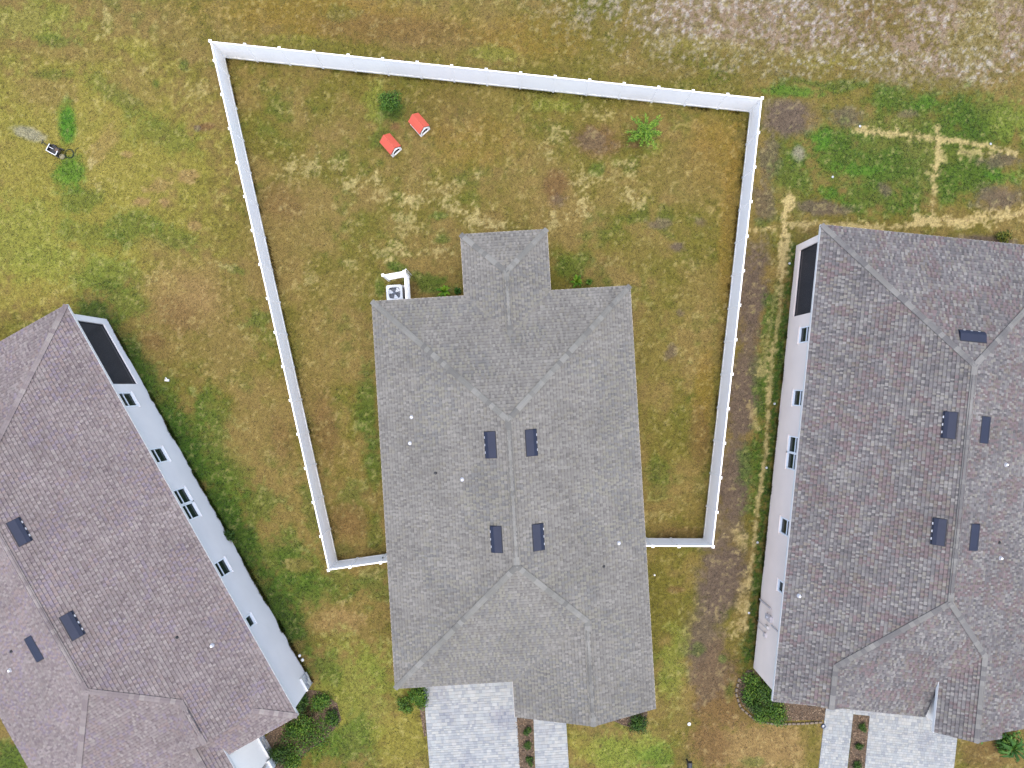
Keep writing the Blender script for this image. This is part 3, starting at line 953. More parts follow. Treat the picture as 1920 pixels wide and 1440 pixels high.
hr.plane((0, Mp[1], ZE), Mp, Np, (sk, D_ - sk, ZE + PT * sk))
hr.plane((0, Mp[1], ZE), (sk, D_ - sk, ZE + PT * sk), (0, D_, ZE))
ux = mu + (Np[1] - Mp[1])
hr.plane(Mp, Np, (ux, D_ - sk, ZE + PT * sk))
hr.plane((0, D_, ZE), (sk, D_ - sk, ZE + PT * sk), (ux, D_ - sk, ZE + PT * sk), (ux + sk, D_, ZE))
hr.plane(Mp, R2, S, (gl + .1, vl, zgl))
hr.plane(Mp, (gl + .1, vl, zgl), (gl + .1, D_, ZE), (ux + sk, D_, ZE))
hr.plane(S, (gl, vl, zgl), (gl, gf, zgl), (gu, gf, zg))
hr.plane((W_, 0, ZE), R1, R2, S, (W_, S[1], ZE))
hr.plane((W_, S[1], ZE), S, (gu, D_, zg), (W_, D_, ZE))
hr.plane((gu, D_, zg), (gu, gf, zg), (10.8, gf, ZE + PT * 2.1), (10.8, D_, ZE + PT * 2.1))
hr.plane((0, 0, ZE), (W_, 0, ZE), R1)
hr.finish_roof()
hr.caps([((0, 0, ZE), R1, 1), ((W_, 0, ZE), R1, 1), (R1, R2, 0), (Mp, R2, 1), (S, R2, 1), (Np, Mp, 0), ((gu, gf, zg), S, 0)])
g_ = MB(); g_.poly([hr.W(sk, D_ - sk - .02, ZE + PT * sk), hr.W(ux, D_ - sk - .02, ZE + PT * sk), hr.W(mu, D_ - sk - .02, Mz)])
g_.build('gable_wall', M['trim'], hr.root)
hr.fascia((0, D_), (0, 0), (W_, 0))
hr.fascia((0, D_), (gl + .1, D_))
hr.fascia((gl, vl - .1, zgl), (gl, gf, zgl))
ui = .26
ax0 = ui
v0w, v1w = .30, D_ - .22
Lw = v1w - v0w
wins = [(1508, 627, 2.3, .84), (1496.5, 746, 2.3, .84), (1488, 834, 2.3, .86), (1485, 865, 2.3, .86), (1471.5, 988, 2.3, .84), (1462, 1101, 2.6, .60)]
ops = [(.36, .36 + 3.62, .55, 3.1)]
wv = []
for (a, b2, zc, w) in wins:
    u, v = hr.loc(P(a, b2, zc)); lo = 1.62 if w > .7 else 2.1
    wv.append((v, w, lo, 3.16)); ops.append((v - w / 2 - v0w, v + w / 2 - v0w, lo, 3.16))
hr.wall(ui + .1, v0w, ui + .1, v1w, -.1, ZE - .1, .2, ops)
for v, w, lo, hi in wv: hr.window_at(v, w, lo, hi, ui, .52 if w > .7 else .62)
hr.wall(ui + .2, v0w + .1, W_ - ui, v0w + .1, -.1, ZE - .1, .2)  # porch opening left out of this unseen wall to keep the porch dark
hr.wall(W_ - ui, v0w, W_ - ui, v1w, -.1, ZE - .1)
hr.wall(ui + .2, v1w - .1, gl + .2, v1w - .1, -.1, ZE - .1)
hr.wall(gl + .58, vl - .2, gl + .58, gf - .12, -.1, zgl - .12, .2, mat=M['stucco_cream'])
hr.wall(gl + .5, gf - .25, 10.7, gf - .25, -.1, zgl - .12)
hr.wall(ui + .2, v0w + 4.4, 5.6, v0w + 4.4, 0, ZE - .1, .12)          # inner porch wall
hr.wall(5.6, v0w + .2, 5.6, v0w + 4.3, 0, ZE - .1, .12)


def lanai(hs, u_face, s0, s1, zlo, zhi):
    out = -hs.U
    c0, c1 = hs.W(u_face + .09, s0, 0), hs.W(u_face + .09, s1, 0)
    x = hs.V
    fr = MB()
    L_ = (c1 - c0).length
    for k in (0, 1):
        c = c0 + x * (.025 + (L_ - .05) * k); c.z = (zlo + zhi) / 2
        fr.box(c, .05, .05, zhi - zlo, x, out)
    for zz in (zlo + .025, zhi - .025):
        c = (c0 + c1) / 2; c.z = zz
        fr.box(c + out * .001, L_ - .1, .046, .05, x, out)
    f = fr.build('porch_screen', M['dark_frame'], hs.root)
    sc = MB()
    sc.poly([hs.W(u_face + .10, s0, zlo), hs.W(u_face + .10, s1, zlo), hs.W(u_face + .10, s1, zhi), hs.W(u_face + .10, s0, zhi)])
    sc.build('screen_mesh', M['screen'], f)
    fl = MB()
    c = hs.W(u_face + 2.7, (s0 + s1) / 2, .08)
    fl.box(c, L_ + .5, 5.0, .16, x, hs.U)
    fl.build('porch_floor', M['concrete'], hs.root)


lanai(hr, ui, v0w + .36, v0w + 3.98, .55, 3.1)
for q in ((1780, 797), (1846, 806), (1760, 997), (1826, 1007), (1823, 631)): hr.vent(*q)
for q in ((1885, 871), (1875, 1046), (1498, 1117)): hr.pipe(*q)
hr.collar(1873, 1017)

# service entrance on the side wall: conduit runs, meter, panel, hose bibb
u0 = ui - .002


def wallbox(px, py, z, w, h, d, mat, name):
    u, v = hr.loc(P(px, py, z))
    mb = MB(); mb.box(hr.W(u0 - d / 2, v, z), w, d, h, hr.V, -hr.U)
    return mb.build(name, mat, hr.root)


def walltube(pts, r, mat, name):
    mb = MB(); mb.tube([hr.W(u0 - .04, v, z) for v, z in pts], r, 8)
    return mb.build(name, mat, hr.root)


_, vA = hr.loc(P(1428, 1146, 1.2)); _, vB = hr.loc(P(1434, 1158, 1.5)); _, vC = hr.loc(P(1432, 1178, 1.3)); _, vD = hr.loc(P(1432, 1189, 1.3))
walltube([(vA - .3, -.05), (vA - .3, 1.6)], .045, M['conduit'], 'conduit')
walltube([(vB + .25, 1.9), (vB + .25, 3.35)], .035, M['conduit'], 'conduit')
walltube([(vC, 0), (vC, 1.1)], .016, M['conduit'], 'conduit')
walltube([(vD, 0), (vD, 1.1)], .016, M['conduit'], 'conduit')
wallbox(1436, 1158, 1.55, .30, .7, .14, M['conduit'], 'meter_box')
wallbox(1434, 1175, 1.35, .16, .32, .1, M['stucco_grey'], 'junction_box')
wallbox(1433, 1190, 1.2, .22, .26, .1, M['conduit'], 'cable_box')
mt = MB(); u, v = hr.loc(P(1435, 1154, 1.5)); p = hr.W(u0 - .16, v, 1.65)
for k in range(1):
    mt.tube([p, p - hr.U * .12], .085, 14)
mt.build('electric_meter', M['grey_plastic'], hr.root)

# ------------------------------------------------------------------ left-hand house
MAU = [(164, 152, 156), (170, 159, 163), (156, 144, 148), (160, 147, 149), (174, 164, 166), (148, 135, 141)]
hl = House('house', 'left house with mauve-brown shingle roof and pale blue-grey wall', (124, 571), (558, 1342), ZE, -1,
           palette(MAU, [5, 4, 3, 3, 2, 2], [(158, 146, 160), (166, 150, 152)], .8, 3, .045, .90),
           [(168, 157, 160), (176, 167, 168), (152, 140, 145), (160, 149, 153)], M['stucco_blue'], M['trim'])
W_, D_ = 12.9, hl.D
zr = ZE + PT * h2
R1, R2 = (h2, h2, zr), (h2, D_ - h2, zr)
mu = 3.7; Mz = ZE + PT * mu
Mp = (mu, D_ - mu, Mz); sk = 1.4
Np = (mu, D_ - sk, Mz)
ux = mu + (Np[1] - Mp[1]); zs = ZE + PT * sk
hl.plane((0, 0, ZE), R1, R2, Mp, (0, Mp[1], ZE))
hl.plane((0, Mp[1], ZE), Mp, Np, (sk, D_ - sk, zs))
hl.plane((0, Mp[1], ZE), (sk, D_ - sk, zs), (0, D_, ZE))
hl.plane(Mp, Np, (ux, D_ - sk, zs))
hl.plane((0, D_, ZE), (sk, D_ - sk, zs), (ux, D_ - sk, zs), (ux + sk, D_, ZE))
hl.plane(Mp, R2, (W_, D_, ZE), (ux + sk, D_, ZE))
hl.plane((W_, 0, ZE), R1, R2, (W_, D_, ZE))
hl.plane((0, 0, ZE), (W_, 0, ZE), R1)
ge, gr_, gz_e = 3.92, 4.92, 3.70
gzr = gz_e + .42 * (gr_ - ge)
va = D_ - (gzr - ZE) / PT; ve = D_ - (gz_e - ZE) / PT
hl.plane((gr_, va, gzr), (ge, ve, gz_e), (ge, 27.2, gz_e), (gr_, 27.2, gzr))
hl.plane((gr_, va, gzr), (2 * gr_ - ge, ve, gz_e), (2 * gr_ - ge, 27.2, gz_e), (gr_, 27.2, gzr))
hl.finish_roof()
hl.caps([((0, 0, ZE), R1, 1), (R1, R2, 0), (Mp, R2, 1), (Np, Mp, 0), ((0, D_, ZE), (sk, D_ - sk, zs), 1), ((W_, D_, ZE), R2, 1),
         ((gr_, 27.2, gzr), (gr_, va, gzr), 0)])
g_ = MB(); g_.poly([hl.W(sk, D_ - sk - .02, zs), hl.W(ux, D_ - sk - .02, zs), hl.W(mu, D_ - sk - .02, Mz)])
g_.build('gable_wall', M['trim'], hl.root)
hl.fascia((W_, D_), (W_, 0), (0, 0), (0, D_), (ge, D_))
hl.fascia((ge, ve, gz_e), (ge, 27.2, gz_e))
v0w, v1w = .30, D_ - .22
ops = [(.36, .36 + 3.72, .55, 3.1)]
wins = [(238, 750, 2.3, .84), (297.5, 854, 2.3, .84), (342, 930, 2.3, .86), (356.5, 959, 2.3, .86), (417, 1065, 2.3, .84), (470, 1164, 2.6, .60)]
wv = []
for (a, b2, zc, w) in wins:
    u, v = hl.loc(P(a, b2, zc)); lo = 1.62 if w > .7 else 2.1
    wv.append((v, w, lo, 3.16)); ops.append((v - w / 2 - v0w, v + w / 2 - v0w, lo, 3.16))
hl.wall(ui + .1, v0w, ui + .1, v1w, -.1, ZE - .1, .2, ops)
for v, w, lo, hi in wv: hl.window_at(v, w, lo, hi, ui, .52 if w > .7 else .62)
hl.wall(ui + .2, v0w + .1, W_ - ui, v0w + .1, -.1, ZE - .1, .2)  # unseen back wall closed, without its porch opening, so the inside stays darker
hl.wall(W_ - ui, v0w, W_ - ui, v1w, -.1, ZE - .1)
hl.wall(ui + .2, v1w - .1, W_ - ui - .1, v1w - .1, -.1, ZE - .1)
hl.wall(ui + .2, v0w + 4.5, 5.6, v0w + 4.5, 0, ZE - .1, .12)
hl.wall(5.6, v0w + .2, 5.6, v0w + 4.4, 0, ZE - .1, .12)
lanai(hl, ui, v0w + .36, v0w + 4.08, .55, 3.1)
hl.wall(ge + .16, D_ - .1, ge + .16, 25.45, -.1, gz_e - .12, .16, mat=M['stucco_cream'])
hl.wall(2 * gr_ - ge - .16, D_ - .1, 2 * gr_ - ge - .16, 27, -.1, gz_e - .12, .16, mat=M['stucco_cream'])
col_ = MB()
col_.box(hl.W(ge + .2, 25.75, .45), .5, .5, .9, hl.V, hl.U); col_.box(hl.W(ge + .2, 25.75, .95), .6, .6, .1, hl.V, hl.U)
col_.box(hl.W(ge + .2, 25.75, 2.28), .36, .36, 2.55, hl.V, hl.U)
col_.build('porch_column', M['trim'], hl.root)


def stone_band(hs, u, v0, v1, zt, wu=None):
    """individual veneer stones against a wall, with a ledge on top; below wu: the wrap around the corner"""
    led = MB()
    c = hs.W(u - .055, (v0 + v1) / 2, zt + .03)
    led.box(c, abs(v1 - v0) + .03, .105, .03, hs.V, hs.U)
    base = led.build('stone_ledge', M['trim'], hs.root)
    z = 0.0
    st = MB()
    while z < zt - .02:
        hgt = random.uniform(.09, .15); hgt = min(hgt, zt - z)
        v = v0
        while v < v1 - .01:
            l = min(random.uniform(.14, .34), v1 - v)
            d = random.uniform(.05, .085)
            cc = random.choice([(196, 198, 206), (176, 178, 190), (150, 152, 166), (206, 204, 206), (186, 182, 182)])
            st.box(hs.W(u - d / 2, v + l / 2, z + hgt / 2), l - .012, d, hgt - .012, hs.V, hs.U, shade(lin(*cc), 2.2))
            v += l
        z += hgt
    st.build('stone_veneer', M['stone'], base, kind='stuff')


stone_band(hl, ui - .002, v1w - .72, v1w, .95)
stone_band(hl, ge + .078, D_ + .05, 25.45, .62)
for q in ((37, 997), (136, 1173), (65, 1216)): hl.vent(*q)
for q in ((398, 1210), (20, 1256)): hl.pipe(*q)
for q in ((332, 1195), (22, 1221)): hl.collar(*q)

# ------------------------------------------------------------------ white vinyl fence
FT = 1.83
fence = empty('vinyl_fence', P(392, 75, FT) * Vector((1, 1, 0)))
tag(fence, 'tall white vinyl privacy fence enclosing the back yard', 'fence')
pm = MB(); pm.box((0, 0, FT / 2 - .05), .105, .105, FT + .1)
POST = pm.mesh('fence_post', M['vinyl'])
pm = MB(); pm.box((0, 0, .015), .145, .145, .03); pm.box((0, 0, .05), .135, .135, .04, top=.15)
CAP = pm.mesh('post_cap', M['vinyl'])


def post(p, x, parent):
    y = Vector((0, 0, 1)).cross(x)
    m = Matrix(((x.x, y.x, 0, p.x), (x.y, y.y, 0, p.y), (0, 0, 1, 0), (0, 0, 0, 1)))
    o = link('fence_post', POST, parent, m)
    m2 = m.copy(); m2[2][3] = FT + .002
    link('post_cap', CAP, o, m2)


def panel(a, bq, parent, zt=FT - .06, gap=.07, boards=True):
    x = (bq - a); Ln = x.length; x.normalize(); y = Vector((0, 0, 1)).cross(x)
    L_ = Ln - .10
    c = (a + bq) / 2
    mb = MB()
    n = max(2, round(L_ / .152))
    w = L_ / n
    z0, z1 = gap + .06, zt - .05
    for k in range(n):
        s = -L_ / 2 + w * (k + .5)
        cc = c + x * s; cc.z = (z0 + z1) / 2
        mb.box(cc, w - .003, .034, z1 - z0, x, y)
    cc = Vector(c); cc.z = (z0 + z1) / 2
    mb.box(cc, L_, .030, z1 - z0 - .002, x, y)
    mb.build('fence_panel', M['vinyl'], parent)
    for z, hgt in ((zt - .045, .09), (gap + .07, .14)):
        r = MB(); cc = Vector(c); cc.z = z
        r.box(cc, L_ + .01, .056, hgt, x, y)
        r.build('top_rail' if z > 1 else 'bottom_rail', M['vinyl'], parent)


def run(p0, p1, dists, parent, first=True, last=True):
    d = (p1 - p0); Ln = d.length; x = d.normalized()
    pts = [p0 + x * s for s in dists]
    for k, p in enumerate(pts):
        if (k == 0 and not first) or (k == len(pts) - 1 and not last): continue
        post(p, x, parent)
    for a, bq in zip(pts, pts[1:]):
        if (bq - a).length > .3: panel(a, bq, parent)


def fl(px, py):
    p = P(px, py, FT); p.z = 0
    return p


TLc, TRc, BRc, BLc = fl(394, 77), fl(1429, 184), fl(1337, 1025), fl(616, 1069)
n = 16
run(TLc, TRc, [(TRc - TLc).length * k / n for k in range(n + 1)], fence)
Ln = (TLc - BLc).length
ds = []
s = 0
while s < Ln - .5: ds.append(s); s += 1.815
run(BLc, TLc, ds + [Ln], fence, last=False)
Ln = (TRc - BRc).length
run(BRc, TRc, [Ln * k / 13 for k in range(14)], fence, last=False)
pe = fl(1190, 1024)
run(BRc, pe, [0, 1.78, 3.14, (pe - BRc).length], fence, first=False)
pe = fl(742, 1051)
run(BLc, pe, [0, 1.12, 2.74, (pe - BLc).length], fence, first=False)
lt = MB(); p = fl(713, 1054); lt.box((p.x, p.y + .06, 1.15), .05, .06, .14)
lt.build('gate_latch', M['blackmetal'], fence)

# ------------------------------------------------------------------ equipment screen and air conditioner behind the house
scr = empty('equipment_screen', fl(758, 508))
tag(scr, 'small white vinyl screen fence standing around the air conditioner', 'screen')
A_, B_ = fl(718, 516), fl(758, 509)
dx = (B_ - A_).normalized(); dy = hm.V
C_ = B_ + dy * 1.75


def screen_side(a, bq):
    x = (bq - a); L_ = x.length - .13; x.normalize(); y = Vector((0, 0, 1)).cross(x)
    c = (a + bq) / 2
    n = 8
    for k in range(n):
        z = .45 + (FT - .6) * (k + .5) / n
        mb = MB(); cc = Vector(c); cc.z = z
        ay = (y + Vector((0, 0, .55))).normalized()
        mb.box(cc, L_, .12, .022, x, ay)
        mb.build('slat', M['vinyl'], scr)
    for z in (.40, FT - .10):
        mb = MB(); cc = Vector(c); cc.z = z
        mb.box(cc, L_, .055, .09, x, y); mb.build('rail', M['vinyl'], scr)


post(A_, dx, scr); post(B_, dx, scr); post(C_, dx, scr)
screen_side(A_, B_); screen_side(B_, C_)
pl = MB(); pc = B_ - dx * .0 + Vector((.10, .1, 0)); pl.tube([(pc.x, pc.y, 0), (pc.x, pc.y, FT + .1)], .03, 10)
pl.build('pipe', M['pipe'], scr)

acp = P(739.5, 549, .85)
ac = empty('air_conditioner', (acp.x, acp.y, 0))
tag(ac, 'grey-blue air conditioner with round fan inside the white screen', 'air conditioner')
ux_, uy_ = hm.U, hm.V
bd_ = MB(); bd_.box((acp.x, acp.y, .06), 1.0, 1.0, .12, ux_, uy_); bd_.build('pad', M['concrete'], ac)
a2 = MB()


def rr(c, w, r, z, n=5):
    out = []
    for (sx, sy, a0) in ((1, 1, 0), (-1, 1, 90), (-1, -1, 180), (1, -1, 270)):
        for k in range(n + 1):
            a = math.radians(a0 + 90 * k / n)
            out.append(c + ux_ * (sx * (w / 2 - r) + math.cos(a) * r) + uy_ * (sy * (w / 2 - r) + math.sin(a) * r) + Vector((0, 0, z)))
    return out


ac0 = Vector((acp.x, acp.y, 0))
b0, b1 = rr(ac0, .80, .10, .125), rr(ac0, .80, .10, .80)
for k in range(len(b0)):
    j = (k + 1) % len(b0); a2.poly([b0[k], b0[j], b1[j], b1[k]])
a2.build('coil_body', M['grey_plastic'], ac)
for k in range(9):
    z = .18 + k * .068
    lv = MB(); q0, q1 = rr(ac0, .83, .11, z), rr(ac0, .81, .10, z + .022)
    for t in range(len(q0)):
        j = (t + 1) % len(q0); lv.poly([q0[t], q0[j], q1[j], q1[t]])
    lv.build('louvre', M['ac_body'], ac)
tp = MB()
ring_o, zt = rr(ac0, .86, .12, .85, 9), .85
no = len(ring_o)
r_in = [ac0 + (p - ac0 - Vector((0, 0, zt))).normalized() * .36 + Vector((0, 0, zt)) for p in ring_o]
lo_o = [p - Vector((0, 0, .07)) for p in ring_o]
for k in range(no):
    j = (k + 1) % no
    tp.poly([ring_o[k], ring_o[j], r_in[j], r_in[k]]); tp.poly([lo_o[k], lo_o[j], ring_o[j], ring_o[k]])
    tp.poly([r_in[k], r_in[j], r_in[j] - Vector((0, 0, .12)), r_in[k] - Vector((0, 0, .12))])
tp.build('top_cover', M['ac_body'], ac)
wl_ = MB(); lathe(wl_, (acp.x, acp.y, .62), [(.36, 0), (.36, .02), (.05, .02)], 24); wl_.build('fan_well', M['ac_dark'], ac)
for k in range(3):
    a = 2 * math.pi * k / 3 + .4
    fb = MB(); pts = []
    for t in range(6):
        an = a + .16 * t
        pts.append((an, .33, .735 + .008 * t))
    outer = [(acp.x + math.cos(an) * r, acp.y + math.sin(an) * r, z) for an, r, z in pts]
    inner = [(acp.x + math.cos(an) * .06, acp.y + math.sin(an) * .06, z) for an, r, z in pts]
    for t in range(5): fb.poly([inner[t], outer[t], outer[t + 1], inner[t + 1]])
    fb.build('fan_blade', M['ac_blade'], ac)
hb = MB(); lathe(hb, (acp.x, acp.y, .72), [(.08, 0), (.08, .06), (.04, .08)], 14); hb.build('fan_hub', M['ac_dark'], ac)
for rr_ in (.12, .22, .32):
    gr = MB(); gr.tube([(acp.x + math.cos(t) * rr_, acp.y + math.sin(t) * rr_, .862) for t in np.linspace(0, 2 * math.pi, 28, endpoint=False)], .005, 4, True)
    gr.build('guard_ring', M['ac_dark'], ac)
bxm = MB(); bxm.box(ac0 + ux_ * .47 + uy_ * -.02 + Vector((0, 0, .38)), .12, .5, .6, ux_, uy_); bxm.build('service_panel', M['blackmetal'], ac)

# ------------------------------------------------------------------ dog houses
def dog_house(px, py, label):
    p = P(px, py, 0)
    root = empty('dog_house', p)
    tag(root, label, 'dog house', 'red-roofed dog houses by the round tree')
    f = Vector((.66, -.75, 0)).normalized()      # door faces south-east
    s = Vector((-f.y, f.x, 0))
    Lh, Wh, hw, hr_ = .92, .70, .42, .82
    prof = [(-.5, hr_ - .40), (-.33, hr_ - .264), (-.165, hr_ - .132), (0, hr_), (.165, hr_ - .132), (.33, hr_ - .264), (.5, hr_ - .40)]

    def T(a, bb, z): return p + f * a + s * bb + Vector((0, 0, z))
    w = MB()
    for sd in (-1, 1):
        w.poly([T(-Lh / 2, sd * Wh / 2 * .92, 0), T(Lh / 2, sd * Wh / 2 * .92, 0), T(Lh / 2, sd * Wh / 2 * .92, hw), T(-Lh / 2, sd * Wh / 2 * .92, hw)])
    bk = [T(-Lh / 2, x * Wh * .92, z) for x, z in prof]
    w.poly([T(-Lh / 2, -Wh / 2 * .92, 0)] + bk + [T(-Lh / 2, Wh / 2 * .92, 0)])
    # front wall around an arched door
    n = 10
    arch = [(-.20, .06), (-.20, .38)] + [(-.20 * math.cos(math.pi * k / n), .38 + .20 * math.sin(math.pi * k / n)) for k in range(1, n)] + [(.20, .38), (.20, .06)]
    outl = [(x * Wh * .92, z) for x, z in prof]

    def lift(t):   # outline point for a door point, by angle
        return None
    fo = [(-Wh / 2 * .92, 0)] + outl + [(Wh / 2 * .92, 0)]
    for k in range(len(arch) - 1):
        t0, t1 = k / (len(arch) - 1), (k + 1) / (len(arch) - 1)

        def at(t):
            q = t * (len(fo) - 1); i = min(int(q), len(fo) - 2); r = q - i
            return (fo[i][0] + (fo[i + 1][0] - fo[i][0]) * r, fo[i][1] + (fo[i + 1][1] - fo[i][1]) * r)
        o0, o1 = at(t0), at(t1)
        w.poly([T(Lh / 2, *arch[k]), T(Lh / 2, *arch[k + 1]), T(Lh / 2, *o1), T(Lh / 2, *o0)])
    w.poly([T(Lh / 2, -Wh / 2 * .92, 0), T(Lh / 2, Wh / 2 * .92, 0), T(Lh / 2, .20, .06), T(Lh / 2, -.20, .06)])
    w.build('wall', M['dogwhite'], root)
    sk_ = MB()
    sk_.box(T(0, 0, .03), Lh - .004, Wh * .95, .06, f, s); sk_.build('base', M['dogwhite'], root)
    dr = MB(); dr.poly([T(Lh / 2 - .06, x, z) for x, z in arch]); dr.build('doorway', M['black'], root)
    tr = MB()
    tr.tube([T(Lh / 2 + .012, x * 1.12, z + .01) for x, z in arch], .012, 6); tr.build('door_trim', M['dogwhite'], root)
    rf = MB()
    ov = .03
    up = .012
    pr = [(x * Wh * 1.06, z + up) for x, z in prof]
    for (x0, z0), (x1, z1) in zip(pr, pr[1:]):
        rf.poly([T(-Lh / 2 - ov, x0, z0), T(Lh / 2 - .03, x0, z0), T(Lh / 2 - .03, x1, z1), T(-Lh / 2 - ov, x1, z1)])
    for e in (-Lh / 2 - ov, Lh / 2 - .03):
        for (x0, z0), (x1, z1) in zip(pr, pr[1:]):
            rf.poly([T(e, x0, z0), T(e, x1, z1), T(e, x1 * .94, z1 - .05), T(e, x0 * .94, z0 - .05)])
    rf.build('roof', M['red'], root)
    rd = MB(); rd.tube([T(-Lh / 2 - .01, 0, hr_ + .012), T(Lh / 2 - .12, 0, hr_ + .012)], .014, 6); rd.build('ridge', M['red'], root)


dog_house(735, 276, 'red-roofed white dog house farther down the yard, left of the other')
dog_house(788, 238, 'red-roofed white dog house nearer the back fence, right of the other')

# ------------------------------------------------------------------ paving
def paving(name, label, px_poly, direction, group=None):
    pts = [P(*q, 0) for q in px_poly]
    poly = ccw([(p.x, p.y) for p in pts])
    bed = MB(); bed.prism(poly, -.05, .035)
    o = bed.build(name, M['paver_bed'])
    tag(o, label, name.replace('_', ' '), kind='structure')
    d = Vector(direction).normalized(); e = Vector((-d.y, d.x, 0))
    loc2 = ccw([(p[0] * d.x + p[1] * d.y, p[0] * e.x + p[1] * e.y) for p in poly])
    a0, a1 = min(p[0] for p in loc2), max(p[0] for p in loc2)
    b0, b1 = min(p[1] for p in loc2), max(p[1] for p in loc2)
    mb = MB()
    cols = [(198, 204, 211), (206, 210, 216), (188, 194, 203), (178, 184, 195), (208, 210, 213), (196, 199, 203)]
    bb = b0
    while bb < b1:
        hgt = random.choice((.115, .15, .15, .19))
        a = a0 - random.random() * .2
        while a < a1:
            w = random.choice((.12, .16, .2, .24))
            q = clip_convex([(a + .004, bb + .004), (a + w - .004, bb + .004), (a + w - .004, bb + hgt - .004), (a + .004, bb + hgt - .004)], loc2)
            if len(q) >= 3:
                n = float(fbm(np.array([a * 10 + 700.]), np.array([bb * 10 + 700.]), 11, 2, 3)[0])
                c = lin(*random.choice(cols)); k = random.uniform(.93, 1.05) * (1 - .18 * max(0, n - .52) / .2)
                c = (c[0] * k, c[1] * k, c[2] * (k + (1 - k) * .3))
                z = .05 + random.uniform(-.002, .002)
                top = [(d.x * x + e.x * y, d.y * x + e.y * y) for x, y in q]
                mb.poly([(x, y, z) for x, y in top], c)
                for (p0, p1) in zip(top, top[1:] + top[:1]):
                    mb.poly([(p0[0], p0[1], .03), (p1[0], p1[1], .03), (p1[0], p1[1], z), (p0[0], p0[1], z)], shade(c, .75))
            a += w
        bb += hgt
    mb.build('pavers', M['paver'], o, kind='stuff')
    # soldier-course edging
    return poly


PAVED = []
PAVED.append(paving('driveway', 'grey paver driveway in front of the middle house', [(792, 1262), (964, 1262), (984, 1600), (818, 1600)], hm.U))
PAVED.append(paving('walkway', 'narrow grey paver walkway in front of the middle house gable', [(1000, 1345), (1061, 1345), (1076, 1600), (1009.5, 1600)], hm.U))
PAVED.append(paving('driveway', 'grey paver driveway in front of the right house', [(1633, 1310), (1802, 1310), (1769.6, 1600), (1605.7, 1600)], hr.U))
PAVED.append(paving('walkway', 'narrow grey paver walkway in front of the right house', [(1550, 1310), (1602, 1310), (1571.3, 1600), (1515.9, 1600)], hr.U))
PAVED.append(paving('paved_landing', 'short paved strip joining walkway and driveway of the right house', [(1602.3, 1305), (1632.7, 1305), (1630.5, 1341.5), (1598.5, 1338.5)], hr.U))


def bed(name, label, px_poly, z=.02):
    pts = [P(*q, 0) for q in px_poly]
    poly = ccw([(p.x, p.y) for p in pts])
    mb = MB(); mb.prism(poly, -.1, z)
    o = mb.build(name, M['mulch'])
    tag(o, label, 'planting bed', kind='structure')
    # loose bark chips
    mb = MB()
    xs_ = [p[0] for p in poly]; ys_ = [p[1] for p in poly]
    area = (max(xs_) - min(xs_)) * (max(ys_) - min(ys_))
    tri = [poly]
    for k in range(int(area * 170)):
        x, y = random.uniform(min(xs_), max(xs_)), random.uniform(min(ys_), max(ys_))
        inside = False
        j = len(poly) - 1
        for i in range(len(poly)):
            if (poly[i][1] > y) != (poly[j][1] > y) and x < (poly[j][0] - poly[i][0]) * (y - poly[i][1]) / (poly[j][1] - poly[i][1]) + poly[i][0]:
                inside = not inside
            j = i
        if inside:
            a = random.random() * 6.28
            c = lin(*random.choice([(136, 112, 92), (110, 90, 74), (158, 132, 110), (96, 80, 68), (176, 152, 130)]))
            mb.box((x, y, z + random.uniform(.0, .03)), random.uniform(.05, .11), random.uniform(.02, .05), .015,
                   (math.cos(a), math.sin(a), random.uniform(-.3, .3)), (-math.sin(a), math.cos(a), 0), c)
    mb.build('bark_chips', M['stone'] if False else M['chip'], o, kind='stuff')
    return poly


M['chip'] = surf('bark_chip', (.2, .15, .1), .95, .1, 5, attr=True)
BEDS = []
BEDS.append(bed('mulch_bed', 'mulch strip between driveway and walkway of the middle house', [(965.5, 1330), (999, 1330), (1007, 1600), (985.5, 1600)]))
BEDS.append(bed('mulch_bed', 'mulch strip between walkway and driveway of the right house', [(1600, 1340), (1631, 1343), (1601.9, 1600), (1574.9, 1600)]))
BEDS.append(bed('mulch_bed', 'mulch bed with shrubs at the front corner of the right house',
                [(1386, 1275), (1402, 1255), (1440, 1262), (1500, 1312), (1549, 1318), (1546, 1350), (1500, 1350), (1465, 1352), (1420, 1346), (1392, 1322), (1383, 1298)]))
BEDS.append(bed('mulch_bed', 'mulch bed with dark shrubs at the front corner of the left house',
                [(560, 1290), (600, 1296), (632, 1318), (640, 1350), (612, 1385), (575, 1410), (540, 1450), (480, 1480), (470, 1440), (500, 1380)]))
BEDS.append(bed('mulch_bed', 'mulch bed with a round shrub by the middle house gable', [(1120, 1335), (1205, 1318), (1214, 1338), (1205, 1362), (1180, 1362), (1150, 1352)]))
BEDS.append(bed('mulch_bed', 'narrow mulch edge along the left side of the middle house driveway', [(778, 1270), (791, 1262), (799.5, 1380), (795, 1380)]))

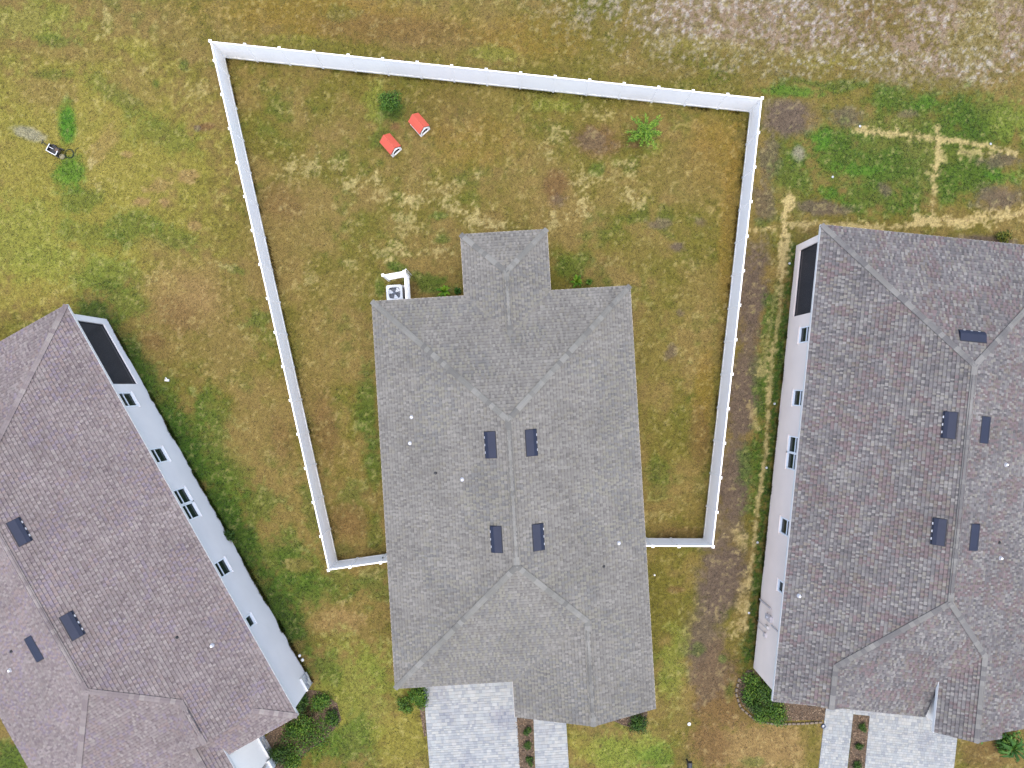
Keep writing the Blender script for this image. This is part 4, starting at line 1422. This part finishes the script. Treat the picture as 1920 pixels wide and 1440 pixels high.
# curved stone edging round the right-hand bed
edg = [(1386, 1270), (1379, 1298), (1388, 1326), (1416, 1350), (1450, 1357), (1500, 1356), (1542, 1353)]
er = empty('bed_edging', P(1388, 1326))
tag(er, 'curved low stone edging around the bed of the right house', 'edging')
for (ax, ay), (bx, by) in zip(edg, edg[1:]):
    a, bq = P(ax, ay), P(bx, by)
    n = max(1, int((bq - a).length / .22))
    for k in range(n):
        c = a + (bq - a) * ((k + .5) / n)
        mb = MB(); mb.box((c.x, c.y, .04), .2, .11, .12, bq - a, Vector((0, 0, 1)).cross((bq - a).normalized()), top=.9)
        mb.build('edging_stone', M['edging'], er)
er = empty('bed_edging', P(1160, 1352))
tag(er, 'dark curved edging strip below the shrub of the middle house gable', 'edging')
mb = MB(); mb.tube([P(*q, .04) for q in ((1155, 1350), (1166, 1358), (1180, 1362), (1194, 1365), (1206, 1364), (1214, 1352))], .03, 6)
o = mb.build('edging_strip', M['rust'], er)

# ------------------------------------------------------------------ plants
def leaves(mb, c, rx, ry, rz, n, size, cols, shell=.45, flat=.5, rnd=random):
    """leaf-sized faces spread through a lumpy crown"""
    lumps = [(rnd.uniform(-.55, .55), rnd.uniform(-.55, .55), rnd.uniform(-.2, .5), rnd.uniform(.4, .62)) for _ in range(9)] + [(0, 0, 0, .62)]
    for k in range(n):
        lx, ly, lz, lr = lumps[k % len(lumps)]
        while True:
            d = Vector((rnd.gauss(0, 1), rnd.gauss(0, 1), rnd.gauss(0, 1)))
            if d.length > .01: break
        d.normalize()
        r = lr * (shell + (1 - shell) * rnd.random()) * rnd.uniform(.85, 1.15)
        p = Vector((c[0] + (lx + d.x * r) * rx, c[1] + (ly + d.y * r) * ry, c[2] + (lz + d.z * r) * rz))
        if p.z < .02: p.z = .02 + rnd.random() * .05
        nr = (d + Vector((rnd.uniform(-1, 1), rnd.uniform(-1, 1), rnd.uniform(0, 1.6))) * flat).normalized()
        t = nr.cross(Vector((rnd.uniform(-1, 1), rnd.uniform(-1, 1), rnd.uniform(-.4, .4)))).normalized()
        b2 = nr.cross(t)
        s = size * rnd.uniform(.65, 1.3)
        cc = shade(rnd.choice(cols), rnd.uniform(.75, 1.3)); cc = (cc[0] * 1.15, cc[1] * 1.05, cc[2] * .8)
        mb.poly([p - t * s, p + b2 * s * .42 + nr * s * .12, p + t * s, p - b2 * s * .42 + nr * s * .12], cc)


DK = [lin(60, 102, 38), lin(74, 118, 44), lin(46, 80, 30), lin(98, 138, 54)]
MIDG = [lin(84, 134, 50), lin(106, 154, 58), lin(64, 108, 42), lin(134, 172, 68)]
LIMEG = [lin(150, 200, 60), lin(172, 214, 76), lin(122, 176, 52), lin(98, 150, 46)]
BROWNG = [lin(112, 92, 72), lin(78, 94, 48), lin(92, 78, 60), lin(64, 88, 36)]


def shrub(px, py, r_px, h, label, cols, n=700, size=.055, name='shrub', cat='shrub', group=None, stems=5, asp=1.0):
    p = P(px, py, 0)
    r = r_px * H / F
    root = empty(name, p)
    tag(root, label, cat, group)
    st = MB()
    for k in range(stems):
        a = random.random() * 6.28; q = r * random.uniform(.2, .6)
        st.tube([p + Vector((math.cos(a) * .04, math.sin(a) * .04, -.05)), p + Vector((math.cos(a) * q * .5, math.sin(a) * q * .5, h * .35)),
                 p + Vector((math.cos(a) * q, math.sin(a) * q, h * .75))], [.022, .016, .008], 5)
    st.build('stem', M['bark'], root)
    mb = MB()
    leaves(mb, (p.x, p.y, h * .5), r * 1.25 * asp, r * 1.25 / asp, h * .6, int(n * 2.2), size * 1.05, cols)
    mb.build('foliage', M['leaf'], root)
    return root


def tree(px, py, r_px, h, label, cols, n, size, loose=False):
    p = P(px, py, 0)
    r = r_px * (H - h * .6) / F
    root = empty('young_tree', p)
    tag(root, label, 'tree')
    tk = MB()
    tk.tube([p + Vector((0, 0, -.1)), p + Vector((.02, .01, h * .3)), p + Vector((.0, .03, h * .65)), p + Vector((.01, .02, h * .9))], [.05, .04, .028, .012], 8)
    for k in range(9):
        a = k * 2.4; z = h * random.uniform(.35, .75); q = r * random.uniform(.5, .85)
        tk.tube([p + Vector((0, 0, z)), p + Vector((math.cos(a) * q * .5, math.sin(a) * q * .5, z + .12)), p + Vector((math.cos(a) * q, math.sin(a) * q, z + .2))], [.018, .012, .005], 5)
    tk.build('trunk', M['bark'], root)
    mb = MB()
    if loose:     # feathery sprays along each branch
        for k in range(40):
            a = random.random() * 6.28; q = r * random.uniform(.35, 1.15); z0 = h * random.uniform(.4, .75)
            tip = p + Vector((math.cos(a) * q, math.sin(a) * q, z0 + random.uniform(-.1, .3)))
            base = p + Vector((0, 0, z0))
            for m in range(n // 40):
                t = random.random() ** .8
                c = base.lerp(tip, t) + Vector((random.gauss(0, .05), random.gauss(0, .05), random.gauss(0, .04)))
                tt = (tip - base).normalized() + Vector((random.uniform(-.8, .8), random.uniform(-.8, .8), random.uniform(-.3, .3)))
                tt.normalize(); b2 = tt.cross(Vector((random.uniform(-.5, .5), random.uniform(-.5, .5), 1))).normalized()
                s = size * random.uniform(.7, 1.4)
                cc = shade(random.choice(cols), random.uniform(.8, 1.2))
                mb.poly([c - tt * s, c + b2 * s * .3, c + tt * s, c - b2 * s * .3], cc)
    else:
        leaves(mb, (p.x, p.y, h * .62), r * .8, r * .8, h * .38, n, size, cols, .3)
    mb.build('crown', M['leaf'], root)


tree(737, 209, 30, 1.9, 'young round dark green tree beside the two red dog houses', [lin(80, 128, 46), lin(96, 146, 54), lin(62, 104, 38), lin(118, 164, 64)], 2600, .05)
tree(1205, 258, 33, 1.5, 'young feathery lime green tree in the right part of the fenced yard', [lin(150, 196, 60), lin(176, 214, 76), lin(122, 174, 52), lin(92, 146, 44)], 2800, .055, True)

# left house bed
for (px, py, r, h, cols, lab, nn) in (
    (566, 1312, 24, .8, DK, 'dark shrub right at the front corner of the left house', 700),
    (604, 1316, 20, .6, MIDG, 'green shrub farthest from the wall at the top of the left house bed', 600),
    (622, 1340, 14, .5, DK, 'small dark shrub at the right tip of the left house bed', 400),
    (582, 1338, 18, .5, BROWNG, 'brownish half-bare shrub in the middle of the left house bed', 260),
    (585, 1372, 38, .85, MIDG, 'largest bushy green shrub in the bed of the left house', 1300),
    (548, 1366, 18, .6, DK, 'dark shrub close under the front eave of the left house', 450),
    (528, 1408, 24, .8, DK, 'dark shrub beside the white porch column of the left house', 650),
    (556, 1420, 18, .6, MIDG, 'green shrub at the bottom edge of the left house bed', 450)):
    shrub(px, py, r, h, lab, cols, nn, .055, group='shrubs around the houses')
shrub(434, 1004, 11, .5, 'small dark shrub against the long wall of the left house', DK, 260, .05, group='shrubs around the houses')
# middle house
shrub(788, 1302, 22, .7, 'bright green shrub at the front left corner of the middle house', MIDG, 800, .055, group='shrubs around the houses')
shrub(760, 1318, 14, .45, 'low feathery green shrub left of the driveway of the middle house', MIDG, 380, .05, group='shrubs around the houses')
shrub(1194, 1348, 18, .7, 'round dark green shrub at the gable corner of the middle house', DK, 700, .05, group='shrubs around the houses')
# right house bed
for (px, py, r, h, cols, lab, nn) in (
    (1411, 1281, 24, .8, MIDG, 'yellow-green shrub nearest the wall corner of the right house', 700),
    (1408, 1312, 19, .7, DK, 'dark shrub at the left edge of the right house bed', 600),
    (1438, 1302, 27, .9, DK, 'dense dark shrub under the eave corner of the right house', 900),
    (1424, 1334, 18, .6, MIDG, 'small green shrub at the bottom left edge of the right house bed', 500),
    (1456, 1332, 22, .8, MIDG, 'green shrub at the bottom right of the right house shrub cluster', 700)):
    shrub(px, py, r, h, lab, cols, nn, .055, group='shrubs around the houses')
# little shrubs in the mulch strips
for k, (px, py, where) in enumerate(((988, 1368, 'top'), (989, 1394, 'middle'), (993, 1424, 'bottom'))):
    shrub(px, py, 7.5, .35, 'small dark shrub, %s of the row in the middle house mulch strip' % where, DK, 240, .04, stems=3, group='small shrubs in the mulch strips')
for k, (px, py, where) in enumerate(((1613, 1362, 'top'), (1608, 1396, 'middle'), (1604, 1432, 'bottom'))):
    shrub(px, py, 7.5, .35, 'small dark shrub, %s of the row in the right house mulch strip' % where, DK, 240, .04, stems=3, group='small shrubs in the mulch strips')


def broadleaf(px, py, r_px, label, n=14, cols=LIMEG, h=.55):
    """plant of long arching leaves from one root"""
    p = P(px, py, 0); r = r_px * H / F
    root = empty('broadleaf_plant', p); tag(root, label, 'plant', 'broad-leaved plants by the houses')
    for k in range(n):
        a = 6.28 * k / n + random.uniform(-.3, .3)
        d = Vector((math.cos(a), math.sin(a), 0)); s = Vector((-d.y, d.x, 0))
        ln = r * random.uniform(.7, 1.15); hh = h * random.uniform(.7, 1.1); w = random.uniform(.05, .085)
        c = shade(random.choice(cols), random.uniform(.85, 1.15))
        mb = MB()
        prev = None
        for t, wt in ((0, .3), (.3, .8), (.6, 1), (.85, .6), (1, .03)):
            q = p + d * ln * t + Vector((0, 0, hh * math.sin(math.pi * (.08 + .72 * t))))
            cur = (q - s * w * wt, q + Vector((0, 0, -.015)), q + s * w * wt)
            if prev:
                mb.poly([prev[0], prev[1], cur[1], cur[0]], c); mb.poly([prev[1], prev[2], cur[2], cur[1]], shade(c, .9))
            prev = cur
        mb.build('leaf', M['leaf'], root)


broadleaf(834, 548, 15, 'bright green leafy plant at the back wall left of the house bump', 12, h=.7)
broadleaf(858, 548, 8, 'small leafy plant in the corner left of the back bump', 8, MIDG, .4)
broadleaf(1080, 530, 13, 'bright green leafy plant at the back wall right of the house bump', 12, h=.7)
broadleaf(1104, 530, 7, 'tiny leafy plant right of the back bump', 6, MIDG, .35)
broadleaf(1888, 1394, 27, 'large leafy green plant in front of the right house gable', 20, [lin(88, 142, 56), lin(72, 122, 46), lin(110, 160, 70)], .8)
broadleaf(1872, 1380, 18, 'leafy green plant tucked behind the large one at the right house gable', 14, [lin(80, 134, 50), lin(66, 110, 42)], .6)
shrub(1884, 1388, 24, .7, 'bushy green plant around the large leafy one at the right house gable', [lin(96, 152, 60), lin(76, 128, 48), lin(124, 176, 78)], 260, .10, group='shrubs around the houses')
broadleaf(1832, 1378, 14, 'low leafy plant just beyond the driveway of the right house', 12, MIDG, .35)
shrub(1876, 447, 13, .5, 'small yellow-green shrub behind the back eave of the right house', [lin(150, 160, 60), lin(110, 130, 46), lin(80, 104, 38)], 260, .05, group='shrubs around the houses')

# ------------------------------------------------------------------ garden wagon with hose coil on the left lawn
wp = P(108.5, 285, 0)
wg = empty('garden_wagon', wp)
tag(wg, 'small black garden wagon with white rim and pull handle on the left lawn', 'wagon')
fx = Vector((.88, -.47, 0)).normalized(); fy = Vector((-fx.y, fx.x, 0))


def TW(a, bb, z): return wp + fx * a + fy * bb + Vector((0, 0, z))


mb = MB()
mb.box(TW(0, 0, .24), .58, .42, .03, fx, fy)
for s in (-1, 1):
    mb.box(TW(0, s * .2, .33), .58, .02, .16, fx, fy); mb.box(TW(s * .28, 0, .33), .02, .378, .16, fx, fy)
mb.build('tray', M['blackmetal'], wg)
mb = MB()
mb.box(TW(0, -.21, .43), .60, .035, .03, fx, fy); mb.box(TW(-.29, 0, .43), .035, .38, .03, fx, fy)
mb.box(TW(.285, -.07, .43), .035, .23, .03, fx, fy); mb.box(TW(-.12, .03, .40), .26, .025, .03, fx, fy)
mb.build('rim', M['pipe'], wg)
for a in (-.22, .22):
    for s in (-1, 1):
        mb = MB(); c = TW(a, s * .24, .13)
        mb.tube([c + fx * math.cos(t) * .10 + Vector((0, 0, math.sin(t) * .10)) for t in np.linspace(0, 6.283, 14, endpoint=False)], .03, 6, True)
        w_ = mb.build('wheel', M['blackmetal'], wg)
        hb = MB(); hb.tube([c - fy * .03, c + fy * .03], .06, 10); hb.build('hub', M['grey_plastic'], w_)
mb = MB(); mb.tube([TW(-.28, .05, .2), TW(-.7, .07, .14), TW(-.95, .08, .1)], .016, 6); mb.tube([TW(-.92, -.02, .11), TW(-.98, .22, .11)], .02, 6)
mb.build('handle', M['blackmetal'], wg)
mb = MB(); mb.box(TW(.2, .06, .33), .2, .2, .17, fx, fy, top=.9); mb.build('crate', M['rust'], wg)
hs = empty('hose_coil', P(131, 289)); tag(hs, 'coil of dark hose lying on the grass beside the garden wagon', 'hose')
hp = P(131, 289)
mb = MB()
mb.tube([hp + Vector((math.cos(t) * (.24 + .02 * math.sin(t * .37)), math.sin(t) * (.24 + .02 * math.cos(t * .29)), .04 + .016 * t / 6.28)) for t in np.linspace(0, 6.28 * 3, 70)], .011, 6)
mb.build('coil', M['hose'], hs)
mb = MB(); mb.tube([P(140, 287, .03), P(142, 280, .03), P(148, 277, .03)], .014, 6); mb.build('hose_end', M['hose'], hs)
bg_ = empty('cloth_sack', P(119, 295)); tag(bg_, 'small pale cloth sack lying against the garden wagon', 'sack')
mb = MB()
sp = P(118, 294.5)
i0 = len(mb.v)
for (z, r) in ((0, .10), (.05, .14), (.12, .13), (.18, .07), (.2, .02)):
    for j in range(10):
        a = 6.283 * j / 10; mb.v.append((sp.x + math.cos(a) * r * (1.2 + .1 * math.sin(3 * a)), sp.y + math.sin(a) * r * 1.1, z))
for k in range(4):
    for j in range(10): mb.f.append((k * 10 + j, k * 10 + (j + 1) % 10, (k + 1) * 10 + (j + 1) % 10, (k + 1) * 10 + j))
mb.build('sack', surf('pale_sackcloth', lin(176, 168, 136), .9, .1, 20), bg_, True)

# ------------------------------------------------------------------ small things on the ground
def cap(px, py, r, h, label, mat='pipe', ring=False, cat='pipe cap', name='pipe_cap', group='white pipe caps in the lawn'):
    p = P(px, py)
    root = empty(name, p); tag(root, label, cat, group)
    mb = MB()
    if ring:
        mb.tube([p + Vector((math.cos(t) * r, math.sin(t) * r, h)) for t in np.linspace(0, 6.283, 18, endpoint=False)], r * .28, 6, True)
        mb.build('rim', M[mat], root)
        mb = MB(); lathe(mb, (p.x, p.y, 0), [(r * .8, -.05), (r * .8, h * .8), (r * .5, h * .8)], 12); mb.build('lid', M['grey_plastic'], root)
    else:
        lathe(mb, (p.x, p.y, 0), [(r, -.05), (r, h), (r * .85, h + .015), (r * .4, h + .02)], 14); mb.build('cap', M[mat], root)
        mb = MB(); mb.box((p.x, p.y, h + .035), r * .6, r * .6, .035); mb.build('nut', M[mat], root)


cap(562, 1229, .075, .06, 'upper of two white pipe caps beside the left house wall')
cap(567.5, 1237, .085, .06, 'lower of two white pipe caps beside the left house wall')
cap(1292, 1357, .075, .04, 'white ring around a pipe cap in the lawn right of the middle house', ring=True)
cap(1543.5, 1361, .10, .05, 'small blue rimmed valve cap at the walkway edge of the right house', 'blue', True)
cap(1227, 1078, .05, .05, 'tiny white pipe cap beside the right eave of the middle house')
SPR = [(1420, 1017, 'beside the double window'), (1404, 1149, 'beside the meter wall'), (1437, 877, 'midway along the right house wall'),
       (1452, 757, 'beside the second window of the right house'), (1480, 494, 'beside the screened porch of the right house'),
       (1857, 270, 'on the far straw line behind the right house'), (1612, 237, 'at the left end of the far straw line'),
       (1561, 332, 'in the green patch behind the right house')]
for px, py, w in SPR:
    cap(px, py, .05, .03, 'small white sprinkler head %s' % w, 'ac_body', ring=True, cat='sprinkler head', name='sprinkler_head', group='sprinkler heads by the right house')

# white elbow pipe on the left lawn
ep = P(315, 712); er = empty('drain_elbow', ep); tag(er, 'white plastic pipe elbow sticking out of the lawn by the left house', 'pipe')
mb = MB(); mb.tube([ep + Vector((-.1, -.03, -.02)), ep + Vector((-.08, -.03, .09)), ep + Vector((.0, -.03, .13)), ep + Vector((.12, -.03, .12))], .065, 10)
mb.build('elbow', M['pipe'], er)
mb = MB(); mb.tube([ep + Vector((.02, -.02, .12)), ep + Vector((-.0, .05, .16)), ep + Vector((-.04, .12, .2))], .03, 8); mb.build('branch', M['pipe'], er)

# letter box on post at the bottom edge
bp_ = P(1287.5, 1424); br_ = empty('letter_box', bp_); tag(br_, 'small rounded black box with white end standing on the lawn at the bottom edge', 'letter box')
mb = MB(); mb.tube([bp_ + Vector((0, 0, -.1)), bp_ + Vector((0, 0, .55))], .05, 8); mb.build('post', M['blackmetal'], br_)
mb = MB()
prof = [(-.13, 0), (-.13, .1)] + [(-.13 * math.cos(math.pi * k / 8), .1 + .13 * math.sin(math.pi * k / 8)) for k in range(1, 8)] + [(.13, .1), (.13, 0)]
f0 = [bp_ + Vector((x, -.13, .55 + z)) for x, z in prof]; f1 = [bp_ + Vector((x, .22, .55 + z)) for x, z in prof]
for k in range(len(prof)):
    j = (k + 1) % len(prof); mb.poly([f0[k], f0[j], f1[j], f1[k]])
mb.poly(f1); mb.build('body', M['blackmetal'], br_)
mb = MB(); mb.poly(f0)
mb.box(bp_ + Vector((0, -.22, .57)), .24, .18, .05); mb.box(bp_ + Vector((0, -.14, .64)), .24, .03, .2); mb.build('door', M['pipe'], br_)

# ------------------------------------------------------------------ grass: tufts over everything that is not built on
def inside(poly, x, y):
    c = np.zeros(x.shape, bool)
    j = len(poly) - 1
    for i in range(len(poly)):
        xi, yi = poly[i][0], poly[i][1]; xj, yj = poly[j][0], poly[j][1]
        if yi != yj:
            k = ((yi > y) != (yj > y)) & (x < (xj - xi) * (y - yi) / (yj - yi) + xi)
            c ^= k
        j = i
    return c


def foot(hs, quads):
    return [[hs.W(u, v) for u, v in q] for q in quads]


FOOT = foot(hm, [[(.3, .3), (12.5, .3), (12.5, 20.8), (6.1, 20.8), (6.1, 18.7), (.3, 18.7)], [(4.9, -2.7), (8.6, -2.7), (8.6, .5), (4.9, .5)]])
FOOT += foot(hr, [[(.30, .35), (12.6, .35), (12.6, 23.4), (.30, 23.4)], [(7.7, 23), (10.7, 23), (10.7, 24), (7.7, 24)]])
FOOT += foot(hl, [[(.30, .35), (12.6, .35), (12.6, 23.2), (.30, 23.2)], [(4.1, 23), (5.8, 23), (5.8, 27), (4.1, 27)]])
NT = 230000
tx = rng.uniform(-29.5, 29.5, NT); ty = rng.uniform(-22.5, 22.5, NT)
keep = np.ones(NT, bool)
for q in FOOT + PAVED + BEDS: keep &= ~inside(q, tx, ty)
tx, ty = tx[keep], ty[keep]
tcol = lawn_colour(tx, ty)
lum = tcol.mean(1)
green = np.clip((tcol[:, 1] - tcol[:, 0]) / (lum + 1e-4) + .35, 0, 1)
nt_ = len(tx)
tz = (fbm(tx * 30, ty * 30, 60, 1) - .5) * .05
vs = np.empty((nt_, 3, 3, 3), np.float32)
hgt = (.025 + .05 * rng.random(nt_)) * (.6 + green)
for k in range(3):
    a = rng.uniform(0, 2 * np.pi, nt_)
    ln = rng.uniform(.05, .11, nt_) * (.7 + .5 * green); w = rng.uniform(.010, .02, nt_)
    ca, sa = np.cos(a), np.sin(a)
    vs[:, k, 0] = np.stack([tx - sa * w, ty + ca * w, tz - .005], 1)
    vs[:, k, 1] = np.stack([tx + sa * w, ty - ca * w, tz - .005], 1)
    vs[:, k, 2] = np.stack([tx + ca * ln, ty + sa * ln, tz + hgt * rng.uniform(.5, 1.1, nt_)], 1)
jit = (rng.uniform(.62, 1.42, (nt_, 1, 1)) * np.ones((1, 9, 1))).astype(np.float32)
tc = np.repeat(tcol[:, None, :], 9, 1) * jit
tc[:, :, 1] *= 1 + .06 * rng.standard_normal((nt_, 1))
def fringe(hs, u, v0, v1, nn, hmax):
    v = rng.uniform(v0, v1, nn); uu = u - np.abs(rng.normal(0, .07, nn)) - .01
    x = hs.O.x + hs.U.x * uu + hs.V.x * v; y = hs.O.y + hs.U.y * uu + hs.V.y * v
    hh = hmax * np.clip((fbm(v * 10, uu * 0, 6, 2, 3) - .30) * 2.2, .08, 1) * rng.uniform(.5, 1, nn)
    out = np.empty((nn, 3, 3, 3), np.float32)
    for k in range(3):
        a = rng.uniform(0, 6.283, nn); ln = hh * rng.uniform(.15, .5, nn); w = rng.uniform(.01, .018, nn)
        out[:, k, 0] = np.stack([x - np.sin(a) * w, y + np.cos(a) * w, 0 * x - .01], 1)
        out[:, k, 1] = np.stack([x + np.sin(a) * w, y - np.cos(a) * w, 0 * x - .01], 1)
        out[:, k, 2] = np.stack([x + np.cos(a) * ln, y + np.sin(a) * ln, hh * rng.uniform(.7, 1.1, nn)], 1)
    c = lawn_colour(x, y)[:, None, :] * rng.uniform(.6, 1.3, (nn, 1, 1)) * np.ones((1, 9, 1))
    return out, c


for args in ((hl, ui, .3, 23.2, 6000, .34), (hr, ui, .3, 23.4, 4500, .16)):
    a_, c_ = fringe(*args)
    vs = np.concatenate([vs, a_]); tc = np.concatenate([tc, c_])
class _Line:
    def __init__(self, a, b):
        self.O = a; self.V = (b - a).normalized(); self.U = Vector((-self.V.y, self.V.x, 0)); self.L = (b - a).length


for a_, b_ in ((TLc, TRc), (BLc, TLc), (BRc, TRc), (BRc, fl(1200, 1024)), (BLc, fl(735, 1052))):
    for sgn in (1, -1):
        ln_ = _Line(a_, b_); ln_.U = ln_.U * sgn
        q_, c_ = fringe(ln_, -.035, .05, ln_.L - .05, int(ln_.L * 110), .15)
        vs = np.concatenate([vs, q_]); tc = np.concatenate([tc, c_])
gverts = vs.reshape(-1, 3)
gfaces = np.arange(len(gverts)).reshape(-1, 3)
grass = link('grass', np_mesh('grass', gverts, gfaces, M['leaf'], np.clip(tc.reshape(-1, 3), 0, 1)))
tag(grass, 'short dry and green grass growing over the yards', 'grass', kind='stuff')
